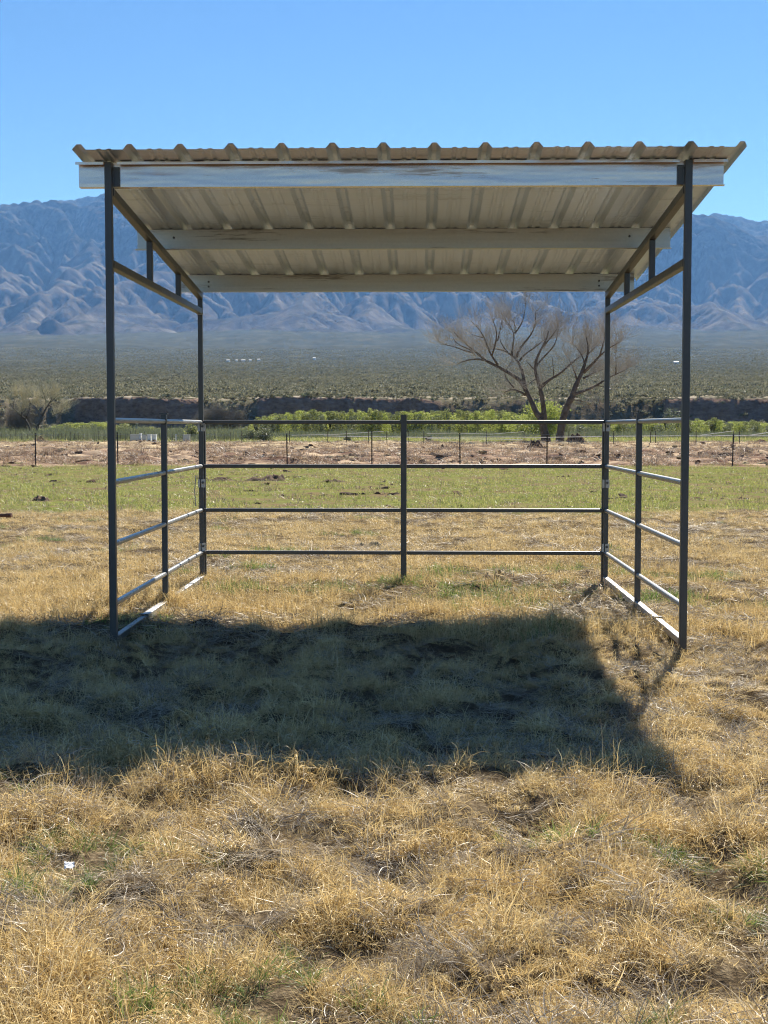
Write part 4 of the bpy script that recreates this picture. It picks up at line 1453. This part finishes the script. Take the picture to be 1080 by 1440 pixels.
# scrap of white paper in the grass
pc = at(95, 1226, 4.14)
rg = np.random.default_rng(3)
V, Fc = [], []
for j in range(5):
    for i in range(5):
        V.append(((i - 2) * 0.0075 + rg.normal(0, .001), (j - 2) * 0.0065, 0.022 + (j - 2) * 0.002 + rg.normal(0, .0025)))
for j in range(4):
    for i in range(4):
        b0 = j * 5 + i
        Fc.append((b0, b0 + 1, b0 + 6, b0 + 5))
m = mesh_from("paper_scrap", V, Fc)
pp = obj("paper_scrap", m, M_WHITE, loc=(pc.x, pc.y, pc.z))
pp.rotation_euler = (0.1, 0.25, 0.3)
md = pp.modifiers.new("thick", 'SOLIDIFY'); md.thickness = 0.0012
tag(pp, "small crumpled scrap of white paper caught in the dry foreground grass", "litter")

# dark teal shed, white boxes on the far left
q = at(181, 601, 172)
sh = empty("small_shed", (q.x, 172, 0))
tag(sh, "low dark teal shed half hidden in brush under the cut bank", "shed")
a = MB(); a.box(-0.95, 0.95, -0.8, 0.8, -0.1, 1.72); o = obj("wall", mesh_from("wall", a.v, a.f), M_TEAL, sh)
a = MB(); a.prof([(-1.05, 1.722), (1.05, 1.722), (1.05, 1.80), (0.0, 1.92), (-1.05, 1.80)], (0, -0.9, 0), (0, 0.9, 0)); obj("roof", mesh_from("roof", a.v, a.f), M_TEAL, sh)
a = MB(); a.box(-0.35, 0.35, -0.83, -0.803, 0, 1.5); obj("door", mesh_from("door", a.v, a.f), M_WOOD, sh)
for (p0, p1, y0, y1, mt_, lb) in ((184, 196, 610.5, 617, M_CLAMP, "long dull grey box left of the row of white boxes"),
                                  (196.8, 199, 609.5, 617, M_WHITE, "narrow upright white box second in the far row"),
                                  (200.5, 206, 611.5, 617, M_CLAMP, "squat grey white box in the middle of the far row"),
                                  (208, 212.5, 610.8, 617, M_WHITE, "white box third from the right end of the far row"),
                                  (214.5, 220, 610.5, 617, M_WHITE, "widest white box of the far row left of the side upright"),
                                  (258, 267, 611, 616.5, M_CLAMP, "pale box alone just left of the left rear post")):
    Yb = 116
    A, B = at(p0, y1, Yb), at(p1, y0, Yb)
    gz = float(ground_z((A.x + B.x) / 2, Yb)) - 0.05
    r = empty("white_box", ((A.x + B.x) / 2, Yb, gz))
    hw, hh = (B.x - A.x) / 2, max(0.35, B.z - gz)
    tag(r, lb, "box", "pale boxes at the far edge of the brown ground")
    a = MB(); a.box(-hw, hw, -0.25, 0.25, 0, hh - 0.04); obj("body", mesh_from("body", a.v, a.f), mt_, r)
    a = MB(); a.box(-hw - 0.015, hw + 0.015, -0.265, 0.265, hh - 0.038, hh); obj("lid", mesh_from("lid", a.v, a.f), mt_, r)
    a = MB(); a.box(-hw * .6, hw * .6, -0.262, -0.2505, hh * .25, hh * .4); obj("slot", mesh_from("slot", a.v, a.f), M_TPOST, r)

# marker post among the boxes
q = at(247.5, 616, 117)
a = MB(); a.tube([(0, 0, -0.1), (0, 0, 0.75)], 0.05, 6); a.tube([(0, 0, 0.75), (0, 0, 0.8)], [0.05, 0.02], 6)
mp = obj("marker_post", mesh_from("marker_post", a.v, a.f), M_WHITE, loc=(q.x, 117, float(ground_z(q.x, 117))))
tag(mp, "short pale marker post right of the row of white boxes", "post")


def lump(name, px, py, Y, rx, ry, h, mat, label, cat, seed, weeds=None, nw=60):
    b = at(px, py, Y)
    gx, gy = np.meshgrid(np.linspace(-1, 1, 29), np.linspace(-1, 1, 21))
    r2 = gx ** 2 + gy ** 2
    z = h * np.clip(1 - r2, 0, 1) ** 0.8 * (1 + 1.3 * fbm(gx * 2.6, gy * 2.6, seed, 4)) - 0.04
    V = np.stack([gx * rx, gy * ry, z], -1)
    gz = float(ground_z(b.x, Y))
    root = empty(name, (b.x, Y, gz))
    tag(root, label, cat)
    obj("earth", mesh_from("earth", V, grid_faces(21, 29), False), mat, root)
    if weeds:
        m = tuft("stalks", weeds, nw, min(rx, 1.0) * 0.9, h * 2.0, 0.7, 0.9, 0.004 + 0.00016 * Y, seed, 4)
        o = obj("stalks", m, None, root)
        o.scale = (1, ry / rx * 1.2, 1)
        o["kind"] = "stuff"
    return root


lump("weed_heap", 835, 840, 12.15, 0.26, 0.30, 0.05, M_HAY, "dark heap of soil and dead weeds at the right rear post's foot", "weeds", 41, G_BROWN, 260)
lump("weed_heap", 918, 806, 14.2, 0.30, 0.30, 0.06, M_DIRT, "flat grey tangle of dead weeds beyond the right side panel", "weeds", 42, G_STRAW, 110)
lump("weed_heap", 520, 770, 16.8, 0.35, 0.25, 0.07, M_HAY, "grey dead weed heap behind the rear panel left of its middle upright", "weeds", 43, G_STRAW, 120)
lump("weed_heap", 386, 768, 17.0, 0.22, 0.2, 0.06, M_HAY, "small grey dead weed heap behind the rear panel near its left end", "weeds", 44, G_STRAW, 80)
lump("weed_heap", 700, 822, 13.0, 0.16, 0.16, 0.10, M_HAY, "dry weed tuft under the right half of the rear panel", "weeds", 45, G_BROWN, 60)
lump("dirt_mound", 383, 681, 37.5, 0.45, 0.5, 0.15, M_DIRT, "dark dirt mound in the green field, tallest of its row", "dirt mound", 51)
lump("dirt_mound", 362, 682, 37.5, 0.6, 0.4, 0.08, M_DIRT, "low dark dirt mound left of the tallest one in the green field", "dirt mound", 52)
lump("dirt_mound", 310, 683, 37.0, 0.5, 0.4, 0.09, M_DIRT, "dark dirt mound in the green field beside the left rear post", "dirt mound", 53)
lump("dirt_mound", 467, 685, 36.0, 0.45, 0.4, 0.08, M_DIRT, "dark dirt mound in the green field midway to the middle upright", "dirt mound", 54)
lump("dirt_mound", 57, 705, 27.0, 0.2, 0.2, 0.10, M_DIRT, "small dirt mound in the green field left of the shelter", "dirt mound", 55)
lump("brush_pile", 810, 621, 110, 0.95, 0.7, 0.62, M_DIRT, "dark brush pile right of the smaller bare tree's foot", "brush pile", 56, G_BROWN, 120)
lump("brush_pile", 752, 637, 78, 0.75, 0.6, 0.45, M_DIRT, "dark weed covered heap in the brown ground left of a fence post", "brush pile", 57, G_BROWN, 120)
lump("brush_pile", 622, 641, 72, 0.4, 0.4, 0.30, M_DIRT, "small dark weed heap in the brown ground right of the middle upright", "brush pile", 58, G_BROWN, 70)
lump("hay_heap", 56, 616, 116, 0.42, 0.4, 0.36, M_HAY, "tan straw heap at the foot of the leftmost fence post in view", "hay", 59, G_BROWN, 70)

# tiny far houses on the fan
for (px, py, Y, w_, h_, lb) in ((321, 507, 2600, 7, 3.2, "tiny white flat house, leftmost of the far settlement"),
                                (333, 505.5, 2650, 4.5, 4.0, "tiny brightest white house in the far settlement"),
                                (342, 505.5, 2680, 9, 3.0, "long pale trailer house in the middle of the far settlement"),
                                (352, 506.5, 2600, 5, 2.8, "tiny pale house right of the long one in the far settlement"),
                                (364, 506, 2640, 6, 2.6, "dull pale house at the right end of the far settlement"),
                                (442, 505.8, 2700, 6, 4.0, "lone tiny white house on the plain left of centre"),
                                (951, 512.5, 2200, 8, 2.8, "lone long white house on the plain left of the right front post")):
    b = at(px, py, Y)
    rr = bvh.ray_cast(Vector((b.x, Y, 900)), Vector((0, 0, -1)))
    gz = rr[0].z if rr[0] is not None else b.z
    r = empty("house", (b.x, Y, gz), random.uniform(-.2, .2))
    tag(r, lb, "house", "far houses on the desert plain")
    hw = w_ * 0.42
    h_ *= 0.62
    up_h = 1.0
    a = MB(); a.box(-hw, hw, -3, 3, -1.0, h_ + up_h); obj("wall", mesh_from("wall", a.v, a.f), M_WHITE, r)
    a = MB(); a.prof([(-3.4, h_ + up_h + .003), (3.4, h_ + up_h + .003), (3.4, h_ + up_h + .2), (0, h_ + up_h + 1.3), (-3.4, h_ + up_h + .2)], (-hw - .3, 0, 0), (hw + .3, 0, 0)); obj("roof", mesh_from("roof", a.v, a.f), M_ROOFW, r)

# ------------------------------------------------------------------ haze
HX = 14000.0
top = max(float(Z.max()), 1500.0) + 40
a = MB(); a.box(-HX * 1.2, HX * 1.2, -11500, 15600, -2.2, top)
t_ = NT("valley_haze")
pv = t_.n("ShaderNodeVolumePrincipled")
pv.inputs['Color'].default_value = (0.20, 0.46, 1.0, 1)
pv.inputs['Absorption Color'].default_value = (1, 1, 1, 1)
pv.inputs['Density'].default_value = 3.5e-5
pv.inputs['Anisotropy'].default_value = 0.2
t_.t.links.new(pv.outputs[0], t_.out.inputs['Volume'])
hz = a.build("haze", t_.m)
tag(hz, kind="stuff")
